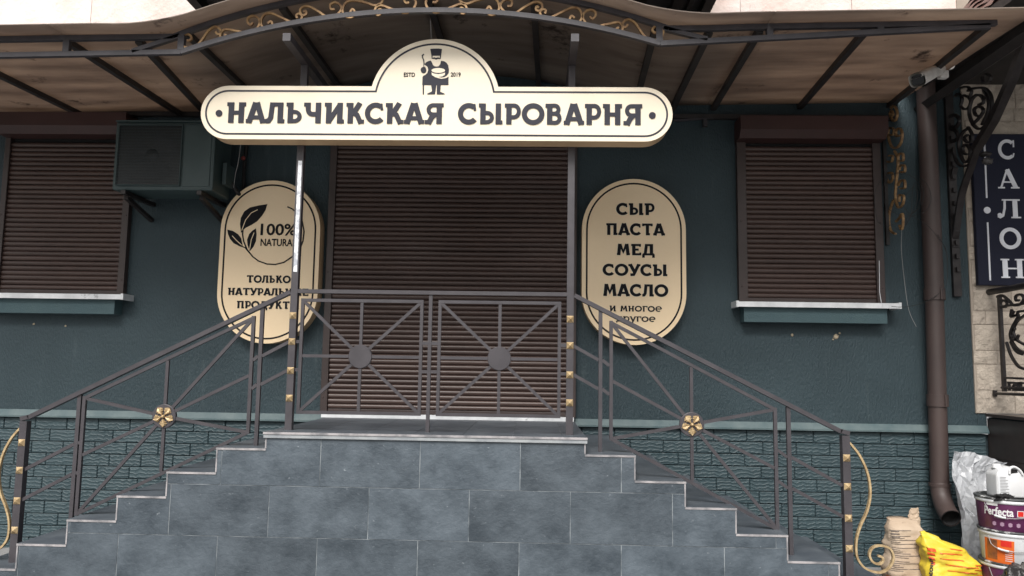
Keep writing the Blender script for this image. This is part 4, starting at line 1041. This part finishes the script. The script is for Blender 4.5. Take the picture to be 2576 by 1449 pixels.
yel = mat('yellow_bag_paper', (.7, .54, .04), .5, col2=(.58, .43, .04), nscale=8, bump=.5, bscale=22, bdist=.006, spots=(10, (1, 1, 1), .7, (.6, .1, .04), .7))
red_p = mat('orange_red_print', (.75, .1, .02), .55); blk = mat('black_print', (.02, .02, .02), .6); wht = mat('white_print', (.75, .75, .75), .6)

bs, f_ = sack('cement_sack', 'tall brown kraft paper cement sack with orange foot beside the yellow sack', 3.235, .88, G, .31, .2, .46, kraft,
              lerp_shape([(0, 1, 1, 0, 0), (.15, 1.02, 1.05, 0, 0), (.6, .93, .9, .01, .01), (.85, .78, .6, .0, .02), (1, .66, .25, .0, .03)]), 2.3, .010)
p_, q_ = quad_grid(-.16, .17, .0, .085, 14, 2); on_front(f_, .31, .46, .75, .01, p_, q_, 'orange_band', kraft_red, bs)
for k in range(22):
    z = .13+.0125*k; L_ = random.uniform(.08, .17)
    if k % 7 == 6: continue
    p_, q_ = quad_grid(-.125, -.125+L_, z, z+.004, 8, 1); on_front(f_, .31, .46, .75, 0, p_, q_, 'printed_line', kraft_ink, bs)
for k in range(26):
    z = .09+.012*k; p_, q_ = quad_grid(.085, .13, z, z+.005, 3, 1); on_front(f_, .31, .46, .75, 0, p_, q_, 'orange_tick', kraft_red, bs)
for k in range(3):
    p_, q_ = quad_grid(-.1, -.03, .385-.018*k, .395-.018*k, 4, 1); on_front(f_, .31, .46, .75, 0, p_, q_, 'printed_line', kraft_ink, bs)
# folded and twisted mouth of the sack
m = MB(); vs = []
for i in range(9):
    for k in range(12):
        v = i/8; a = 2*PI*k/12; ww = .052*(1-.5*v)+.012*mn.noise(Vector((i*.9, k*.8, 0))); 
        vs.append((3.31+.015*v+ww*math.cos(a), .93+ww*.5*math.sin(a), .49+.13*v+.02*mn.noise(Vector((i*.5, k*.5, 2)))))
m.add(vs, [(i*12+k, i*12+(k+1) % 12, i*12+12+(k+1) % 12, i*12+12+k) for i in range(8) for k in range(12)]+[tuple(96+k for k in range(12))]).build('twisted_mouth', kraft, bs)

ys, fy = sack('yellow_sack', 'slumped yellow plaster sack with red print in front of the downpipe', 3.45, .72, G, .36, .2, .40, yel,
              lerp_shape([(0, 1, 1, 0, 0), (.2, 1.04, 1.1, 0, 0), (.5, .98, 1, -.012, 0), (.72, .74, .8, -.05, .01), (.88, .36, .5, -.125, .02), (1, .1, .16, -.165, .03)]), 8.1, .012)
for k, (x0, x1, z) in enumerate([(-.06,.02,.27),(-.07,.0,.235),(-.05,.06,.2),(.04,.13,.215),(-.04,.05,.165),(.03,.14,.185),(.05,.13,.15),(-.06,.06,.115),(-.05,.12,.085),(-.06,.05,.05),(-.03,.04,.3)]):
    p_, q_ = quad_grid(x0, x1, z, z+.006, 8, 1); on_front(fy, .36, .40, .75, 0, p_, q_, 'printed_line', red_p, ys, rot=-.12)
for k in range(4):
    p_, q_ = quad_grid(-.15, -.11+.012*k, .19+.03*k, .21+.03*k, 4, 2); on_front(fy, .36, .40, .75, 0, p_, q_, 'red_patch', red_p, ys, rot=-.1)
p_, q_ = quad_grid(.08, .125, .235, .262, 4, 2); on_front(fy, .36, .40, .75, 0, p_, q_, 'red_patch', red_p, ys, rot=-.5)
def txt_on(surf, w, h, txt, size, uc, vc, mt, parent, rot=0, sx=1., bold=.02, k=.005):
    v_, f__ = text_mesh(txt, size, sx, bold*size); on_front(surf, w, h, uc, vc, v_, f__, 'lettering', mt, parent, rot, k)
txt_on(fy, .36, .40, 'vetonit', .055, .60+.018, .42, blk, ys, rot=PI/2*.97, bold=.03)
p_, q_ = quad_grid(-.105, -.075, .02, .12, 3, 4); on_front(fy, .36, .40, .75, 0, p_, q_, 'barcode_label', wht, ys)
p_, q_ = quad_grid(.02, .11, .0, .03, 4, 2); on_front(fy, .36, .40, .75, 0, p_, q_, 'weight_label', wht, ys); txt_on(fy, .36, .40, '25 кг', .036, .75+.082, .015, blk, ys)
for k in range(3): p_, q_ = quad_grid(.045+.03*k, .058+.03*k, .062, .08, 2, 2); on_front(fy, .36, .40, .75, 0, p_, q_, 'symbol', blk, ys)

# crumpled white film sheet
film = mat('white_foam_film', (.66, .68, .71), .3, col2=(.5, .52, .55), nscale=6, bump=.7, bscale=30, bdist=.006, transl=((1, 1, 1), .3))
m = MB(); nu, nv = 15, 26; vs = []
out_l = lerp_shape([(0, 3.745, 4.0, 0, 0), (.3, 3.75, 4.02, 0, 0), (.5, 3.755, 4.01, 0, 0), (.65, 3.725, 3.99, 0, 0), (.8, 3.69, 3.98, 0, 0), (.9, 3.70, 3.99, 0, 0), (1., 3.725, 4.07, 0, 0)])
for side in (0, 1):
    for j_ in range(nv+1):
        v = j_/nv; a, b, _, _ = out_l(v)
        for i in range(nu+1):
            u = i/nu; ins = 0 < i < nu; jx = random.uniform(-.32, .32)/nu if ins else 0; jz = random.uniform(-.3, .3)/nv if 0 < j_ < nv else 0
            x = a+(b-a)*(u+jx); z = G+.9*(v+jz)*(1-.10*max(0, u-.35)*(v**3)*1.2)-.02*abs(mn.noise(Vector((u*5, 0, 5))))*v
            q = Vector((x*7, z*2.2, side*3.1)); rd = abs(mn.noise(q))*.12+random.uniform(0, .016)
            thick = .07*math.sqrt(max(0, 1-(2*u-1)**2))*(1-.75*v)+.004
            y = 1.15-rd*.9
            vs.append((x+.012*mn.noise(q*1.3), (y-thick) if side == 0 else (y+thick*.6), z))
k = nu+1; off = k*(nv+1); fs = []
for j_ in range(nv):
    for i in range(nu):
        a = j_*k+i; fs += ([(a, a+1, a+k+1), (a, a+k+1, a+k)] if (i+j_) % 2 else [(a, a+1, a+k), (a+1, a+k+1, a+k)])+[(off+a, off+a+k, off+a+k+1), (off+a, off+a+k+1, off+a+1)]
    a = j_*k; fs += [(a, a+k, off+a+k, off+a)]; a += nu; fs += [(a+k, a, off+a, off+a+k)]
for i in range(nu): a = nv*k+i; fs.append((a, a+1, off+a+1, off+a))
o = m.add(vs, fs, False).build('plastic_sheet', film, fix=False); o['label'] = 'crumpled upright roll of translucent white packing film behind the buckets'; o['category'] = 'packing film'

# buckets
def bucket(label, xc, yc, zb, h, rb, rt, body_m, lid_m, rim_m):
    t = thing('paint_bucket', (xc, yc, zb), label, 'bucket', 'paint buckets stacked at the right edge')
    MB().lathe([(0, 0), (rb-.004, 0), (rb, .004), (rt, h-.03)], (xc, yc, zb), n=48).build('pail', body_m, t)
    MB().lathe([(rt-.002, h-.034), (rt+.006, h-.03), (rt+.007, h-.012), (rt+.002, h-.010)], (xc, yc, zb), n=48).build('rim', rim_m, t)
    MB().lathe([(rt+.004, h-.0112), (rt+.010, h-.008), (rt+.010, h+.002), (rt-.004, h+.005), (rt-.012, h-.004), (0, h-.004)], (xc, yc, zb), n=48).build('lid', lid_m, t)
    hp = [(xc+(rt+.008)*math.cos(a), yc+(rt+.008)*math.sin(a), zb+h-.035-.19*(i/24)**.4*(1-i/24)) for i, a in [(i, PI*1.1+PI*.85*i/24) for i in range(25)]]
    MB().tube(hp, .0026, 6).build('handle', string_m, t)
    gp_ = [p for p in hp[3:7]]; MB().tube(gp_, .007, 8).build('handle_grip', wplast, t)
    def surf(a, z, k=.0015):       # a metres along circumference from the front
        r = rb+(rt-rb)*(z/(h-.03))+k; th = -PI/2+a/r; return Vector((xc+r*math.cos(th), yc+r*math.sin(th), zb+z))
    return t, surf
def wrap(surf, pts, fs, name, mt, parent, ac_=0, zc=0, k=.0015): MB().add([surf(ac_+a, zc+b, k) for a, b in pts], fs).build(name, mt, parent, fix=False)
purple = mat('purple_label', (.1, .02, .075), .35, col2=(.13, .03, .1), nscale=8, bump=.1, bscale=20); wplast = mat('white_bucket_plastic', (.72, .74, .76), .35, col2=(.62, .64, .66), nscale=10, spots=(24, (1, 1, 1), .66, (.15, .15, .16), .6))
greylid = mat('charcoal_stained_plastic', (.045, .05, .052), .5, spots=(12, (1, 1, 1), .55, (.6, .6, .6), .8)); orange = mat('orange_label', (.75, .16, .02), .4, col2=(.6, .1, .02), nscale=5)
pinkish = mat('pale_print', (.4, .25, .36), .5); redsq = mat('red_print', (.7, .03, .02), .4)
bxc, byc = 3.785, .63
BR = .152
bk3, s3 = bucket('dark purple paint bucket at the bottom of the bucket stack', bxc+.012, byc+.01, G, .25, .166, .176, purple, greylid, wplast)
bk2, s2 = bucket('white paint bucket with orange label in the middle of the bucket stack', bxc+.01, byc, .352, .203, .166, .178, wplast, greylid, wplast)
bk1, s1 = bucket('purple paint bucket lettered Perfecta on top of the bucket stack', bxc, byc, .557, .206, .168, .18, purple, greylid, wplast)
p_, q_ = quad_grid(-.26, -.075, .0, .15, 12, 1); wrap(s2, p_, q_, 'label', orange, bk2)
p_, q_ = quad_grid(-.15, -.09, .11, .148, 4, 1); wrap(s2, p_, q_, 'red_patch', redsq, bk2, k=.0025)
for k in range(6): p_, q_ = quad_grid(-.125, -.085, .02+.013*k, .024+.013*k, 3, 1); wrap(s2, p_, q_, 'printed_line', wplast, bk2, k=.0025)
p_, q_ = quad_grid(-.24, -.17, .02, .145, 5, 1); wrap(s2, p_, q_, 'brown_patch', mat('brown_print', (.12, .05, .03), .5, col2=(.4, .12, .03), nscale=14), bk2, k=.0022)
v_, f__ = text_mesh('Perfecta', .072, .74, .002); wrap(s1, v_, f__, 'lettering', wht, bk1, -.15, .1, .002)
p_, q_ = quad_grid(-.042, -.002, .098, .138, 4, 1); wrap(s1, p_, q_, 'red_square_frame', wht, bk1, k=.0016); p_, q_ = quad_grid(-.038, -.006, .102, .134, 4, 1); wrap(s1, p_, q_, 'red_square', redsq, bk1, k=.0026)
for x in (-.17, -.125, -.08, -.035):
    v_ = [(x+.014*math.cos(2*PI*i/12)*(1 if i % 2 else .72), .045+.014*math.sin(2*PI*i/12)) for i in range(12)]; wrap(s1, v_, [tuple(range(12))], 'symbol', pinkish, bk1, k=.002)
p_, q_ = quad_grid(-.17, -.09, .08, .083, 6, 1); wrap(s1, p_, q_, 'printed_line', pinkish, bk1, k=.002)
p_, q_ = quad_grid(-.22, -.15, .158, .175, 6, 1); wrap(s1, p_, q_, 'white_flash', wht, bk1, k=.0022); p_, q_ = quad_grid(.03, .2, .145, .175, 6, 1); wrap(s1, p_, q_, 'white_flash', wht, bk1, k=.0022)
# jerrycan
JX0, JX1, JZ = 3.672, 3.868, .763; F0, F1 = .535, .665; q_s = .8
jc = thing('jerrycan', (3.77, .6, JZ), 'white plastic jerrycan with handle standing on the top bucket', 'jerrycan')
prof = [(JX0, 0), (JX1, 0), (JX1, .165), (JX1-.04, .215), (JX1-.075, .243), (JX0+.1, .25), (JX0+.072, .238), (JX0+.024, .228), (JX0, .185)]
prof = [(x, z*q_s+JZ) for x, z in prof]
hole = [(JX0+.088, JZ+.155), (JX0+.135, JZ+.163), (JX0+.13, JZ+.182), (JX0+.09, JZ+.187)]
jw = mat('jerrycan_white', (.74, .75, .76), .35, col2=(.66, .67, .68), nscale=8); gp = mat('grey_print', (.3, .3, .31), .6)
body = MB().prism(prof, F0, F1).build('body', jw, jc); bevel(body, .014, 3)
for q in body.data.polygons: q.use_smooth = True
MB().prism(hole, F0-.0015, F0+.0005).build('handle_opening', dark_in, jc)
hd = smooth_path([(JX0+.08, F0-.004, JZ+.155), (JX0+.083, F0-.008, JZ+.19), (JX0+.11, F0-.008, JZ+.2), (JX0+.145, F0-.006, JZ+.18), (JX0+.165, F0-.005, JZ+.15)], 5)
MB().tube(hd, .008, 8).build('handle', jw, jc)
MB().lathe([(.028, 0), (.028, .01), (.024, .012), (.024, .026), (.018, .028), (0, .028)], (JX0+.04, .6, JZ+.183), n=24).build('cap', jw, jc)
for k in range(11): MB().box((JX0+.018, F0-.0035, JZ+.035+.0095*k), (JX0+.03+random.uniform(.02, .045), F0-.0018, JZ+.0385+.0095*k)).build('printed_line', gp, jc)
MB().box((JX0+.006, F0-.0017, JZ+.024), (JX0+.082, F0-.0007, JZ+.145)).build('label', wplast, jc)
rg = blob((3.69, .505, .772), .045, 'black_rag', mat('black_rag', (.015, .015, .016), .9, bump=1., bscale=60, bdist=.01), None, 14, (1.25, .8, .42), .9, 4); rg['label'] = 'crumpled black rag lying on the top bucket in front of the jerrycan'; rg['category'] = 'rag'
bagm = mat('black_bin_liner', (.03, .028, .028), .3, col2=(.12, .115, .11), nscale=12, lo=.5, hi=.7, bump=1., bscale=14, bdist=.03)
bg_ = blob((3.66, .28, .245), .165, 'bin_bag', bagm, None, 26, (1.25, .8, .85), .55, 11); bg_['label'] = 'crumpled dark bin bag on the ground in front of the bucket stack'; bg_['category'] = 'bag'
for o_ in (rb, rg, bg_): pass
